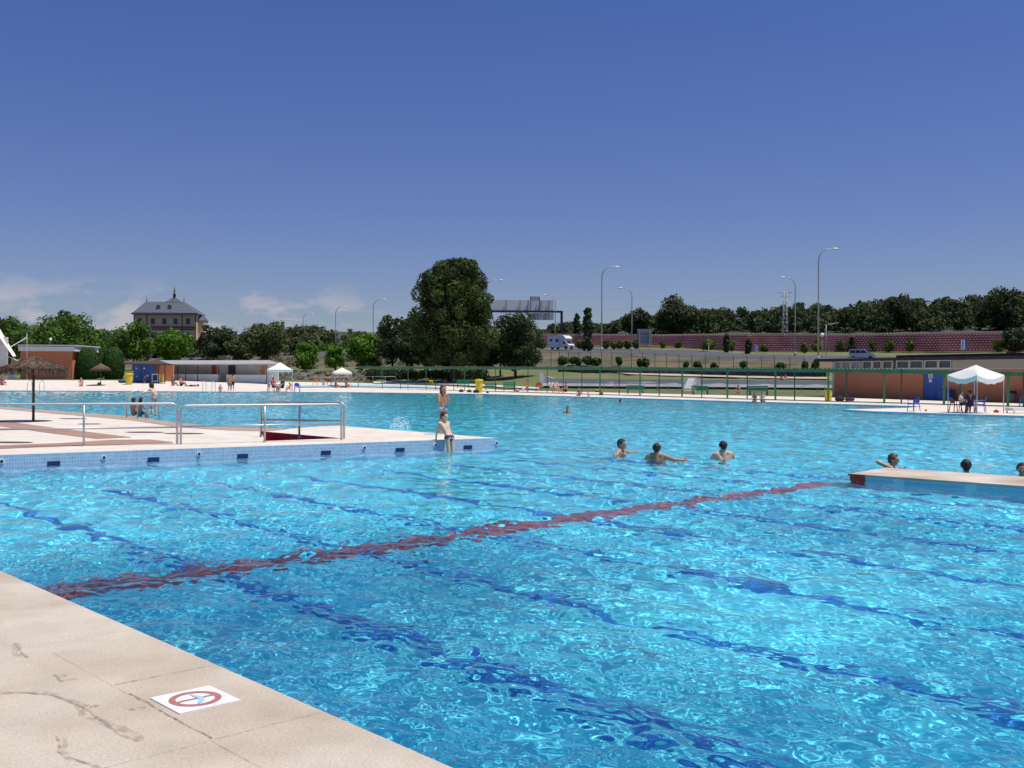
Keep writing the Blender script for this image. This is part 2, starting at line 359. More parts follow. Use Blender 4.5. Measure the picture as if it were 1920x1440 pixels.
for pts, wd in (([(-40, 1300), (0, 1301), (50, 1299), (95, 1304), (120, 1315), (155, 1332), (180, 1348), (200, 1363), (222, 1375), (258, 1391)], .022),
                ([(105, 1381), (114, 1392), (110, 1410), (125, 1421), (150, 1428), (185, 1442), (230, 1462)], .013),
                ([(28, 1207), (40, 1222), (52, 1233)], .02), ([(160, 1322), (172, 1326), (185, 1324)], .018), ([(98, 1266), (108, 1274), (114, 1280)], .035), ([(240, 1329), (256, 1331), (272, 1330)], .02)):
    strip(m, [G(*p) for p in pts], wd * 1.1, .0046)
    strip(m2, [G(*p) for p in pts], wd * 3.0, .0023)
struct(m.build('crack', m_crack)); struct(m2.build('crack_stain', m_crack2))
# ------------------------------------------------------------------ terrain behind: lofted between measured lines
TC = [
 BL,
 [(-600, 711, 131), (0, 712.5, 129), (300, 713.5, 132), (530, 715.5, 140), (672, 718, 151), (850, 724.5, 137), (940, 731, 124), (1120, 735.5, 109), (1380, 741.5, 94), (1560, 745.5, 91), (1660, 748.5, 86), (1920, 757, 74), (2400, 772, 62)],
 [(-600, 706, 150), (0, 707, 150), (300, 708, 150), (530, 711, 152), (672, 714, 163), (850, 720, 149), (940, 726, 136), (1020, 727, 138), (1300, 728, 138), (1556, 731, 128), (1700, 733, 118), (1920, 738, 105), (2400, 748, 95)],
 [(-600, 703, 165), (0, 703, 165), (300, 702, 164), (530, 705, 168), (672, 707, 178), (850, 706, 166), (930, 714, 156), (1020, 706, 150), (1300, 711, 148), (1556, 712.5, 141), (1920, 718, 132), (2400, 724, 125)],
 [(-600, 690, 230), (0, 690, 215), (300, 689, 212), (530, 688, 205), (672, 688, 198), (850, 690, 190), (1000, 690, 186), (1300, 692, 182), (1556, 694, 168), (1920, 698, 158), (2400, 705, 150)],
 [(-600, 664, 300), (0, 672, 280), (300, 674, 280), (530, 668, 240), (672, 664, 226), (850, 662, 215), (1000, 660.5, 212), (1120, 661.5, 208), (1400, 673, 188), (1540, 678, 174), (1920, 684, 163), (2400, 692, 152)],
 [(-600, 660, 330), (0, 668, 310), (300, 670, 310), (530, 663, 270), (672, 658, 250), (850, 656, 240), (1000, 654.5, 238), (1120, 653, 236), (1300, 657, 219), (1400, 664, 206), (1540, 667, 196), (1920, 673, 182), (2400, 680, 170)],
 [(-600, 656, 380), (0, 664, 350), (300, 667, 350), (530, 660, 300), (672, 653, 290), (850, 652, 268), (1000, 652, 256), (1230, 651, 246), (1310, 655, 239), (1400, 660, 231), (1600, 660, 223), (1750, 662, 216), (1900, 660, 211), (2400, 658, 200)],
 [(-600, 655, 400), (0, 662, 380), (300, 665, 380), (530, 658, 320), (672, 651, 305), (850, 648, 280), (960, 640, 266), (1010, 629, 260), (1310, 630, 245), (1600, 630, 230), (1900, 626, 217), (2400, 620, 206)],
 [(-600, 645, 560), (0, 652, 520), (300, 656, 500), (530, 648, 450), (672, 640, 420), (850, 632, 400), (1000, 618, 380), (1300, 606, 360), (1600, 600, 340), (1920, 590, 320), (2400, 575, 310)],
]
TX = np.arange(-600, 2401, 20.0)
def curve(i):
    c = TC[i]; xs = [p[0] for p in c]; yy = np.interp(TX, xs, [p[1] for p in c])
    if len(c[0]) == 2: return [G(x, y, ZD) for x, y in zip(TX, yy)], yy, np.array([G(x, y, ZD).y for x, y in zip(TX, yy)])
    dd = np.interp(TX, xs, [p[2] for p in c]); return [AT(x, y, d) for x, y, d in zip(TX, yy, dd)], yy, dd
CV = [curve(i) for i in range(len(TC))]
def TER(x, y):
    """ground point seen at a pixel: on the pool deck, or on the slopes behind it"""
    ys = [float(np.interp(x, TX, c[1])) for c in CV]
    if y >= ys[0]: return G(x, y, ZD)
    for i in range(len(CV) - 1):
        if ys[i] >= y >= ys[i + 1]:
            a = AT(x, ys[i], float(np.interp(x, TX, CV[i][2]))); b = AT(x, ys[i + 1], float(np.interp(x, TX, CV[i + 1][2]))); lo_, hi_ = 0.0, 1.0; rz = ray(x, y).z
            for _ in range(30):
                t = (lo_ + hi_) / 2; q = a.lerp(b, t)
                if (q.z - CH) / q.y < rz: lo_ = t
                else: hi_ = t
            return q
    return AT(x, y, float(np.interp(x, TX, CV[-1][2])))
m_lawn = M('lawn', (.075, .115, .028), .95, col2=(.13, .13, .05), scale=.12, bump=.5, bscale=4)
m_lawn2 = M('lawn_yellow_green', (.11, .17, .03), .95, col2=(.13, .14, .05), scale=.1, bump=.5, bscale=4)  # yellow-green grass, brighter than the lower lawn
m_dry = M('dry_grass', (.15, .115, .07), .95, col2=(.06, .065, .03), scale=.16, bump=.6, bscale=2, detail=8)
m_asph = M('asphalt', (.075, .078, .09), .9, var=.15, scale=.3)
m_verge = M('verge_grass', (.17, .16, .06), .95, col2=(.09, .12, .03), scale=.25, bump=.5, bscale=2)
m_forest = M('forest_floor', (.035, .04, .02), .95, var=.3, scale=.1)
rt = random.Random(9)
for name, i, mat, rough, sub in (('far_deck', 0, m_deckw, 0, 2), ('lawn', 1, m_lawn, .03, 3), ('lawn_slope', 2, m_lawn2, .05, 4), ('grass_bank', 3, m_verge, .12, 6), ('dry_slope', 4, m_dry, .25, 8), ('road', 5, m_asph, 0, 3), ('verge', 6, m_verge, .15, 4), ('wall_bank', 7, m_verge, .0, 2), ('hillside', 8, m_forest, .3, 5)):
    a, b = CV[i][0], CV[i + 1][0]; nx = len(TX); m = MB(); vs = []
    for s in range(sub + 1):
        for p, q_ in zip(a, b):
            v = p.lerp(q_, s / sub)
            if 0 < s < sub and rough: v.z += rt.uniform(-1, 1) * rough
            vs.append(v)
    m.add(vs, [(s * nx + j, s * nx + j + 1, (s + 1) * nx + j + 1, (s + 1) * nx + j) for s in range(sub) for j in range(nx - 1)], bool(rough))
    struct(m.build(name, mat))
# far plain and hills behind everything
m = MB(); vs = []
hx = np.arange(-900, 2801, 40.0)
prof = [(-900, 640), (0, 645), (300, 640), (450, 628), (540, 618), (700, 622), (900, 626), (1050, 622), (2800, 600)]
for j, (dy, d) in enumerate(((26, 700), (0, 900), (40, 1400))):
    for x in hx: vs.append(AT(x, float(np.interp(x, [p[0] for p in prof], [p[1] for p in prof])) + dy + rt.uniform(-1.5, 1.5), d))
m.add(vs, [(s * len(hx) + j, s * len(hx) + j + 1, (s + 1) * len(hx) + j + 1, (s + 1) * len(hx) + j) for s in range(2) for j in range(len(hx) - 1)], True)
struct(m.build('hills', M('far_wood', (.045, .07, .04), .95, col2=(.03, .045, .03), scale=.03)))
# ------------------------------------------------------------------ builders that work in world metres, parts hung on a thing's Empty
def part(m, name, mat, root, par=None):
    o = m.build(name, mat); r = par or root; o.parent = r
    if r is root: o.matrix_parent_inverse = Matrix.Translation(-root.location)
    return o
def pb(m, x0, x1, y0, y1, d, th):
    a, b = AT(x0, y1, d), AT(x1, y0, d)
    return m.box(((a.x + b.x) / 2, d + th / 2, (a.z + b.z) / 2), (abs(b.x - a.x), th, abs(b.z - a.z)))
# ------------------------------------------------------------------ trees
L_mid = leafmat('leaf_mid', (.105, .19, .025), (.055, .12, .018), .5)
L_bright = leafmat('leaf_bright', (.14, .27, .022), (.075, .165, .018), .7)
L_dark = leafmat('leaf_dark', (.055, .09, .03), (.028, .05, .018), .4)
L_olive = leafmat('leaf_olive', (.13, .155, .055), (.07, .09, .035), .4)
L_pine = leafmat('leaf_pine', (.085, .12, .024), (.028, .045, .012), .28)
L_hedge = leafmat('leaf_hedge', (.05, .11, .022), (.028, .07, .014), 1.5)
L_wood = leafmat('leaf_wood', (.075, .105, .034), (.034, .05, .018), .12)
L_lime = leafmat('leaf_lime', (.15, .20, .025), (.06, .09, .018), .8)
m_bark = M('bark', (.075, .055, .042), .95, var=.35, scale=4)
def leaves(name, B, n, leaf, mat, parent, seed, fac=(.62, 1.06), spread=.9):
    g = np.random.default_rng(seed); B = np.array(B, float)
    wgt = (B[:, 3] * B[:, 4] + B[:, 4] * B[:, 5]) ; wgt /= wgt.sum()
    k = g.choice(len(B), n, p=wgt); d = g.normal(size=(n, 3)); d /= np.linalg.norm(d, axis=1)[:, None]
    f = g.uniform(fac[0], fac[1], (n, 1)); c = B[k, :3] + d * B[k, 3:6] * f
    nn = d + g.normal(size=(n, 3)) * spread * .6; nn /= np.linalg.norm(nn, axis=1)[:, None]
    a = np.cross(nn, g.normal(size=(n, 3))); a /= np.linalg.norm(a, axis=1)[:, None] + 1e-9; b = np.cross(nn, a)
    s = leaf * g.uniform(.45, 1.25, (n, 1)); a = a * s; b = b * s * g.uniform(.35, .8, (n, 1))
    v = np.stack([c - a, c - b * .9, c + a, c + b * .9], 1).reshape(-1, 3); q = np.arange(4 * n).reshape(n, 4)
    return npmesh(name, v, q, mat, parent, smooth=False)
def blobs(kind, W, H, rg):
    B = []
    if kind == 'round':
        z0, z1 = .09 * H, H; cz, rz, rx = (z0 + z1) / 2, (z1 - z0) / 2, W / 2
        for i in range(46):
            while True:
                p = [rg.uniform(-1, 1) for _ in range(3)]
                l = math.sqrt(sum(t * t for t in p))
                if .25 < l < .98: break
            r = rg.uniform(.22, .38)
            w = 1 - r * .8
            B.append((p[0] * rx * w, p[1] * rx * w, cz + p[2] * rz * w, r * rx, r * rx, r * rx * rg.uniform(.6, .95)))
    elif kind == 'pine':
        tt = [.12, .17, .30, .436, .595, .73, .845, .936, .985]
        for i in range(230):
            t = .14 + .84 * ((i * .618034) % 1); r = W * rg.uniform(.055, .115); hw = float(np.interp(t, tt, [.74, .86, .96, .96, .92, .84, .68, .52, .20])) * W / 2; c0 = float(np.interp(t, tt, [0, .02, .03, -.04, -.03, -.03, .02, .06, .20])) * W / 2
            ang = rg.uniform(0, 2 * pi); rad = max(0, hw - r * .7) * math.sqrt(rg.uniform(.15, 1)); z = min(H * t, H - r * .95)
            B.append((c0 + rad * cos(ang), rad * sin(ang), z, r, r, r * .92))
    elif kind == 'cone':
        for i in range(40):
            t = rg.random(); z = H * (.10 + .86 * t); rad = W / 2 * (1 - .85 * t) * math.sqrt(rg.uniform(.1, 1)); ang = rg.uniform(0, 2 * pi); r = W * rg.uniform(.12, .2) * (1 - .5 * t)
            B.append((rad * cos(ang), rad * sin(ang), z, r, r, r * 1.3))
    elif kind == 'column':
        for i in range(16):
            t = i / 15; r = W / 2 * (.55 + .45 * sin(pi * (t * .8 + .15)))
            B.append((rg.uniform(-.1, .1) * W, rg.uniform(-.1, .1) * W, H * (.06 + .88 * t), r * .8, r * .8, H * .06))
    elif kind == 'bush':
        for i in range(14):
            a = rg.uniform(0, 2 * pi); q = rg.uniform(0, .55) * W / 2; z = rg.uniform(.3, .72) * H
            B.append((q * cos(a), q * sin(a), z, W * .25, W * .25, H * .27))
    return B
tn = [0]
def tree(x, ytop, ybase, wpx, kind, mat, label, name='tree', d=None, n=3600, trunk=True, cat='tree', group=None, leafpx=3.4, tr=.018):
    base = TER(x, ybase) if d is None else AT(x, ybase, d); d = base.y; s = d / FPX
    H, Wd = (ybase - ytop) * s, wpx * s; tn[0] += 1; rg = random.Random(tn[0] * 7 + 1)
    t = thing(name, base, label, cat, group)
    B = blobs(kind, Wd, H, rg)
    leaves('crown', B, n, leafpx * s, mat, t, tn[0], fac=(.78, 1.06) if kind == 'pine' else (.62, 1.06))
    if trunk:
        m = MB(); r = max(.05, H * tr); lean = rg.uniform(-.03, .03) * H
        m.tube([(0, 0, -.4), (lean * .3, 0, H * .2), (lean, 0, H * .55), (lean * 1.2, 0, H * .86)], [r * 1.25, r, r * .65, r * .15], 7)
        for i in range(7):
            z = H * rg.uniform(.2, .6); a = rg.uniform(0, 2 * pi); l = Wd * rg.uniform(.2, .36)
            m.tube([(lean * .6, 0, z), (cos(a) * l * .55, sin(a) * l * .55, z + l * .35), (cos(a) * l, sin(a) * l, z + l * .8)], [r * .42, r * .26, r * .06], 5)
        m.build('trunk', m_bark, t)
    return t
tree(18, 592, 692, 100, 'round', L_mid, 'leafy green tree rising behind the white awning panel at far left', n=4200)
tree(128, 585, 694, 150, 'round', L_mid, 'broad bright green tree standing behind the low brick kiosk', n=7000)
tree(122, 570, 680, 52, 'round', L_dark, 'tall dark tree top poking above the broad tree behind the brick kiosk', d=235, n=2600)
tree(76, 605, 690, 84, 'round', L_mid, 'green tree directly behind the white globe lamp on the kiosk', d=225, n=3600)
tree(250, 598, 694, 100, 'round', L_mid, 'dense green tree standing just left in front of the slate roofed mansion', n=5600)
tree(326, 613, 692, 88, 'round', L_bright, 'green tree covering the lower windows of the mansion', n=4600)
tree(404, 604, 690, 92, 'round', L_dark, 'dark green tree just right of the mansion tower', d=255, n=4200)
tree(206, 622, 694, 50, 'round', L_dark, 'dark tree behind the twin topiary hedges, left of the mansion', d=215, n=2200)
tree(500, 596, 684, 104, 'round', L_olive, 'grey olive tree with a loose top behind the white kiosk roof', d=215, n=5200)
tree(452, 628, 688, 66, 'round', L_olive, 'low olive green tree between the dark mansion tree and the grey olive tree', d=225, n=2600)
tree(566, 606, 678, 76, 'round', L_olive, 'olive tree behind the small bright trees, under the smallest street lamp', d=250, n=3400)
tree(620, 640, 684, 70, 'round', L_mid, 'hazy green tree behind the smallest bright tree', d=270, n=2200)
tree(575, 632, 710, 52, 'round', L_bright, 'small bright green tree with bare trunk behind the left white gazebo', n=3000, tr=.022)
tree(629, 644, 701, 44, 'round', L_bright, 'smallest bright green tree above the far white gazebo', n=2200, tr=.03)
tree(679, 612, 709, 76, 'round', L_bright, 'bright green round tree beside the end of the green fence', n=4200, tr=.022)
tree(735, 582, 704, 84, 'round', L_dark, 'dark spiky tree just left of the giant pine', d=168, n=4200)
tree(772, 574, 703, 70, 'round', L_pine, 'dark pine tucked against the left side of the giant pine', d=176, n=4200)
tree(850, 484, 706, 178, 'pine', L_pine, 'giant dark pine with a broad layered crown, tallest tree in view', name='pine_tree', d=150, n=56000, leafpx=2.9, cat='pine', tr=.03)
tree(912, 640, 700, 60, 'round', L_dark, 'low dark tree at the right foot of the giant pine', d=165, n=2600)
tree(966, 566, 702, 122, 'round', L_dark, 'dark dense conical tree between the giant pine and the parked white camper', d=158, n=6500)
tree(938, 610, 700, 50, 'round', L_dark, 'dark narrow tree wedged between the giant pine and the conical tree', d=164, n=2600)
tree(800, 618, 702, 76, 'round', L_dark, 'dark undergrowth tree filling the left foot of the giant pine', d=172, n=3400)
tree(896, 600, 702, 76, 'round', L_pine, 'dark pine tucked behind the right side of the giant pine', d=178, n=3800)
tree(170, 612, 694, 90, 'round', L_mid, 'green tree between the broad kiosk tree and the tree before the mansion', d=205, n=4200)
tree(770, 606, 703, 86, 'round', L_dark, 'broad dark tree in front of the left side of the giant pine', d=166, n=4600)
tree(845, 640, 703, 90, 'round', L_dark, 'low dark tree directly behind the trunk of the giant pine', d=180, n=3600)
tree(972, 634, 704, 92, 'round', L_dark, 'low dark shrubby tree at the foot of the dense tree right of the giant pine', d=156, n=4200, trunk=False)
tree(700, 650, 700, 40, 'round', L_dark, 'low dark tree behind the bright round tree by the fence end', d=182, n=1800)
tree(1102, 577, 640, 22, 'column', L_dark, 'dark slim cypress left of the tallest middle street lamp', name='cypress_tree', d=252, n=1500, trunk=False)
tree(1081, 588, 642, 14, 'column', L_dark, 'pale slim poplar left of the dark cypress', name='poplar_tree', d=262, n=900, trunk=False)
tree(1268, 553, 640, 100, 'round', L_wood, 'large rounded oak rising highest in the wood above the grey sign back', name='oak_tree', d=262, n=6000)
tree(1196, 577, 640, 66, 'round', L_wood, 'rounded oak above the middle lamp that bends left', name='oak_tree', d=258, n=3600)
tree(1700, 545, 630, 84, 'round', L_wood, 'tall oak breaking the wood skyline left of the small white sign', name='oak_tree', d=245, n=4600)
tree(1882, 537, 628, 110, 'round', L_wood, 'big oak at the right end of the wood skyline', name='oak_tree', d=238, n=6000)
tree(1905, 615, 664, 60, 'round', L_dark, 'dark bushy tree at the right edge in front of the pink wall', d=196, n=3000)
# the wood on the hill beyond the wall: one mass of crowns
sky_ = [(980, 616), (1040, 602), (1075, 600), (1130, 602), (1180, 590), (1220, 582), (1300, 575), (1340, 574), (1390, 572), (1440, 575), (1470, 566), (1500, 560), (1550, 570), (1580, 570), (1620, 559), (1650, 556), (1690, 550), (1730, 556), (1745, 566), (1765, 556), (1790, 552), (1830, 550), (1860, 542), (1900, 545), (1960, 535), (2400, 505)]
rg = random.Random(77); B = []
for i in range(520):
    x = rg.uniform(985, 2380); row = rg.random(); d = float(np.interp(x, [1000, 1300, 1600, 1920, 2400], [268, 256, 242, 228, 215])) + row * 75
    ys = float(np.interp(x, [p[0] for p in sky_], [p[1] for p in sky_])); yb = 634 - row * 20
    yt = ys + (1 - row) * rg.uniform(2, 42) + rg.uniform(-2, 5); R_ = rg.uniform(30, 56) * d / FPX / 2
    c = AT(x, yt, d); zb = AT(x, yb, d).z
    for j in range(9):
        a = rg.uniform(0, 2 * pi); q = rg.uniform(.1, .75) * R_; r = R_ * rg.uniform(.3, .5)
        B.append((c.x + q * cos(a), c.y + q * sin(a), c.z - r - rg.uniform(0, 1.05) * max(.5, (c.z - zb) - r), r, r, r * .8))
        B[-1] = B[-1] if j else (c.x, c.y, c.z - R_ * .45, R_ * .5, R_ * .5, R_ * .42)
wd = leaves('woodland', B, 150000, .56, L_wood, None, 5, fac=(.55, 1.08)); wd['kind'] = 'stuff'
prof_l = [(-400, 600), (0, 604), (60, 612), (200, 622), (240, 640), (390, 640), (440, 634), (470, 628), (540, 614), (600, 616), (650, 621), (700, 626), (760, 612), (900, 632), (1000, 628)]
B = []
for i in range(300):
    x = rg.uniform(-380, 1000); row = rg.random(); d = 285 + 60 * row; ys = float(np.interp(x, [p[0] for p in prof_l], [p[1] for p in prof_l])); yt = ys - 9 + (1 - row) * rg.uniform(2, 24) + rg.uniform(-2, 5); R_ = rg.uniform(30, 54) * d / FPX / 2
    c = AT(x, yt, d); zb = AT(x, 666 - 8 * row, d).z
    for j in range(8):
        a = rg.uniform(0, 2 * pi); q = rg.uniform(.1, .75) * R_; r = R_ * rg.uniform(.3, .5); B.append((c.x + q * cos(a), c.y + q * sin(a), c.z - r - rg.uniform(0, 1) * max(.3, (c.z - zb) - r), r, r, r * .8) if j else (c.x, c.y, c.z - R_ * .45, R_ * .5, R_ * .5, R_ * .42))
wd = leaves('distant_wood', B, 100000, .62, L_olive, None, 15, fac=(.55, 1.08)); wd['kind'] = 'stuff'
# scrub between the left trees: dry bushes seen as one cover
B = []
for i in range(240):
    x = rg.uniform(-200, 1000); y = rg.uniform(660, 694); p = TER(x, y); r = rg.uniform(.4, 1.1)
    B.append((p.x, p.y, p.z + r * .3, r * 1.3, r * 1.3, r * .9))
sc_ = leaves('scrub', B, 22000, .22, leafmat('leaf_scrub', (.15, .14, .05), (.07, .08, .03), .2), None, 8); sc_['kind'] = 'stuff'
# clipped topiary hedges by the kiosk
def topiary(x, ytop, ybase, wpx, d, label, mat=L_hedge, n=7000):
    base = TER(x, ybase); 
    if d: base = AT(x, ybase, d)
    s = base.y / FPX; H, Wd = (ybase - ytop) * s, wpx * s; t = thing('topiary_hedge', base, label, 'hedge', 'clipped hedges beside the brick kiosk')
    g = np.random.default_rng(int(x)); u = g.random(n); th = g.uniform(0, 2 * pi, n)
    pr = lambda z: np.sqrt(np.clip(1 - ((z - .42) / .585) ** 2, 0, 1)) ** .72
    rad = pr(u) * Wd / 2 * g.uniform(.94, 1.02, n); c = np.stack([rad * np.cos(th), rad * np.sin(th), u * H], 1)
    nn = np.stack([np.cos(th), np.sin(th), (u - .4) * 1.6], 1) + g.normal(size=(n, 3)) * .38; nn /= np.linalg.norm(nn, axis=1)[:, None]
    a = np.cross(nn, g.normal(size=(n, 3))); a /= np.linalg.norm(a, axis=1)[:, None]; b = np.cross(nn, a); l = 2.6 * s * g.uniform(.5, 1.2, (n, 1))
    v = np.stack([c - a * l, c - b * l * .6, c + a * l, c + b * l * .6], 1).reshape(-1, 3)
    npmesh('crown', v, np.arange(4 * n).reshape(n, 4), mat, t, smooth=False)
    MB().tube([(0, 0, -.3), (0, 0, H * .5)], Wd * .05, 6).build('trunk', m_bark, t)
topiary(131, 652, 710, 36, 0, 'clipped dome hedge in front of the right end of the brick kiosk')
topiary(165, 652, 711, 40, 0, 'wide clipped hedge, left one of the overlapping pair by the kiosk')
topiary(182, 650, 709, 26, 145, 'narrow clipped hedge half hidden behind the wide hedge')
topiary(213, 651, 711, 38, 0, 'tall clipped dome hedge nearest the yellow bin')
topiary(91, 659, 709, 26, 138, 'yellowish clipped hedge against the brick kiosk wall above the thatched parasol', L_bright, 4000)
B = []; rg = random.Random(31); hb = TER(800, 711)  # low row of dark leaves added to make the deep shade under the pine
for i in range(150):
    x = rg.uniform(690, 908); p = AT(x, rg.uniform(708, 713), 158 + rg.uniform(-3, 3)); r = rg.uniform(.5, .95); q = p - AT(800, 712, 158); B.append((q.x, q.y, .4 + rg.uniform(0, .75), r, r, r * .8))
t = thing('hedge', AT(800, 712, 158), 'long low dark hedge added to darken the shade under the giant pine', 'hedge'); leaves('foliage', B, 13000, .2, L_dark, t, 41)
# bushes on the bank and against the wall
for i, (x, yt, yb, wpx, lab) in enumerate([(1055, 667, 686, 26, 'left of the row of five below the camper'), (1074, 668, 685, 20, 'second from the left below the camper'), (1084, 669, 685, 16, 'below the camper bonnet'), (1101, 667, 686, 22, 'left of the pair below the cypress'), (1118, 670, 686, 22, 'just left of the tallest middle lamp'), (1161, 668, 687, 16, 'alone between the two middle lamps'), (1199, 671, 690, 13, 'left of the pair below the grey sign back'), (1212, 671, 690, 15, 'right of the pair below the grey sign back'), (1286, 677, 691, 11, 'small and pointed above the white stair block'), (1308, 677, 692, 18, 'above the right side of the white stair block'), (1338, 680, 693, 18, 'low and ragged left of the lattice pylon'), (1393, 675, 695, 15, 'rounded below the striped marker'), (1463, 679, 696, 24, 'below the lattice pylon'), (1508, 675, 700, 16, 'left of the pair beside the tallest right lamp'), (1528, 674, 702, 21, 'right of the pair beside the tallest right lamp')]):
    tree(x, yt, yb, wpx, 'bush', L_hedge, 'round dark green bush on the bank, ' + lab, name='bush', trunk=False, n=900, cat='bush', group='round bushes on the bank below the road', leafpx=2.6)
for i, (x, yt, yb, wpx, lab) in enumerate([(1016, 634, 655, 20, 'left of the white camper'), (1090, 636, 655, 26, 'just right of the white camper'), (1137, 636, 656, 14, 'right of the tallest middle lamp'), (1150, 641, 655, 14, 'between the two middle lamps, smaller'), (1163, 636, 656, 16, 'between the two middle lamps, right one'), (1178, 635, 655, 17, 'just left of the lamp that bends left'), (1192, 636, 656, 14, 'just left of the grey sign back'), (1243, 638, 654, 14, 'just right of the grey sign back'), (1272, 640, 654, 14, 'small against bare pink wall'), (1329, 635, 659, 35, 'clipped into a wide block'), (1371, 638, 660, 18, 'right of the wide block'), (1432, 645, 663, 18, 'beside the striped marker'), (1508, 642, 664, 18, 'left of the tallest right lamp'), (1531, 636, 662, 26, 'behind the tallest right lamp'), (1577, 638, 660, 22, 'right of the thin lamp with a bent arm'), (1637, 637, 660, 17, 'above the silver van'), (1667, 636, 661, 22, 'right of the silver van'), (1708, 636, 662, 22, 'left of the small white sign'), (1874, 634, 661, 26, 'near the right edge')]):
    tree(x, yt, yb, wpx, 'bush', L_lime, 'yellow green shrub before the pink wall, ' + lab, name='shrub', trunk=False, n=900, cat='shrub', group='shrubs along the pink wall', leafpx=2.6)
tree(1101, 630, 658, 20, 'cone', L_dark, 'dark pointed shrub before the pink wall below the cypress', name='shrub', trunk=False, n=900, cat='shrub')
tree(1362, 626, 661, 14, 'column', L_dark, 'dark slender shrub before the pink wall beside the wide clipped block', name='shrub', trunk=False, n=800, cat='shrub')
tree(1403, 637, 663, 14, 'column', L_dark, 'dark grey cypress shrub left of the striped marker', name='shrub', trunk=False, n=800, cat='shrub')
tree(1597, 632, 660, 14, 'cone', L_dark, 'dark conical shrub before the pink wall above the van bonnet', name='shrub', trunk=False, n=800, cat='shrub')
# ------------------------------------------------------------------ the mansion
d0 = 420; s0 = d0 / FPX; base = AT(310, 668, d0)
t = thing('mansion', base, 'old tan brick mansion with slate hipped roof and central spire', 'mansion')
m = MB(); pb(m, 250, 367, 588, 690, d0, 10); pb(m, 366, 382, 601, 690, d0 + 3, 6); part(m, 'wall', m_brickt, t)
m = MB()
for x in (250.6, 275, 341, 366.4): pb(m, x - .9, x + .9, 590, 690, d0 - .25, .3)
for y in (588.5, 613, 617, 639): pb(m, 249.5, 367.5, y - .8, y + .8, d0 - .36, .4)
part(m, 'trim', M('dark_brick', (.13, .07, .05), .9), t)
a, b = AT(246, 588, d0 - 1), AT(371, 588, d0 - 1); z0 = a.z; h1 = AT(310, 566, d0 + 5).z; h2 = AT(310, 556, d0 + 5.5).z
m = MB(); D1 = d0 + 11
f = AT(275, 566, d0 + 5); g_ = AT(345, 566, d0 + 5)
m.add([(a.x, d0 - 1, z0), (b.x, d0 - 1, z0), (b.x, D1, z0), (a.x, D1, z0), (f.x, d0 + 4, h1), (g_.x, d0 + 4, h1), (g_.x, d0 + 7, h1), (f.x, d0 + 7, h1)], [(0, 1, 5, 4), (1, 2, 6, 5), (2, 3, 7, 6), (3, 0, 4, 7), (4, 5, 6, 7), (3, 2, 1, 0)])
pb(m, 246, 371, 586.6, 589.6, d0 - 1.1, .5)
c_ = AT(327, 566, d0 + 5.5)
m.add([(c_.x - 3.4, d0 + 3.6, h1 - .3), (c_.x + 3.4, d0 + 3.6, h1 - .3), (c_.x + 3.4, d0 + 7.4, h1 - .3), (c_.x - 3.4, d0 + 7.4, h1 - .3), (c_.x, d0 + 5.5, h2)], [(0, 1, 4), (1, 2, 4), (2, 3, 4), (3, 0, 4)])
e_ = AT(374, 601, d0 + 3); zt = AT(374, 588, d0 + 3).z
m.add([(e_.x - 1.8, d0 + 2.6, e_.z), (e_.x + 2.0, d0 + 2.6, e_.z), (e_.x + 2.0, d0 + 9.4, e_.z), (e_.x - 1.8, d0 + 9.4, e_.z), (e_.x + .2, d0 + 6, zt)], [(0, 1, 4), (1, 2, 4), (2, 3, 4), (3, 0, 4)])
rf = part(m, 'roof', m_slate, t)
def spire(x, y0, y1, r):
    p = AT(x, y0, d0 + 5.5); h = (y0 - y1) * s0
    m = MB().lathe([(r, 0), (r, h * .2), (r * 1.3, h * .22), (r * .5, h * .34), (r * .5, h * .5), (r * .15, h)], p, 8); return m.build('spire', m_dark, rf)
o = spire(327, 557, 536, .55)
for x in (275, 345):
    o = spire(x, 566, 552, .16)
for x in (297, 318.5):
    m = MB(); pb(m, x - 3, x + 3, 574, 584, d0 + .8, 3); o = part(m, 'dormer', M('dormer_brick', (.22, .13, .11), .9), t)
    m = MB(); p = AT(x, 574, d0 + 1.6); m.lathe([(.8, 0), (.55, .7), (.02, 1.1)], p, 10); q = m.build('dormer_roof', m_slate, o)
m_glassd = M('window_dark', (.025, .03, .04), .15)
for y0, y1 in ((597, 608), (624, 635), (645, 655)):
    for x in (262, 286.5, 308, 329, 352.5):
        m = MB(); pb(m, x - 3.6, x + 3.6, y0, y1, d0 - .12, .1); o = part(m, 'window', m_glassd, t)
        m = MB(); pb(m, x - 4.3, x + 4.3, y1, y1 + 1, d0 - .35, .34); q = m.build('sill', m_white_c, o)
# ------------------------------------------------------------------ brick kiosk, awning and globe lamp at the far left
p = TER(88, 711); d0 = p.y; t = thing('brick_kiosk', p, 'low red brick kiosk with white flat roof band behind the hedges', 'kiosk')
m = MB(); pb(m, 38, 136, 656, 714, d0, 7); part(m, 'wall', m_brick, t)
m = MB(); pb(m, 34, 139, 650, 658, d0 - .5, 8); part(m, 'roof_band', m_white, t)
m = MB(); pb(m, 33, 140, 646.5, 648.5, d0 - .7, 8.4); part(m, 'roof', M('roof_grey', (.5, .5, .52), .7), t)
m = MB(); pb(m, 10, 27, 700, 713, d0 - .15, .12); part(m, 'door', m_white, t)
p = AT(93.5, 647, d0 + 2); t = thing('globe_lamp', p, 'white globe lamp on a short pole above the brick kiosk roof', 'lamp')
m = MB().tube([(p.x, p.y, p.z - .2), (p.x, p.y, p.z + .62)], .035, 8); part(m, 'pole', m_lampgrey, t)
m = MB().ball((p.x + .1, p.y, p.z + .78), .17, 8); part(m, 'lamp_shade', m_globe, t)
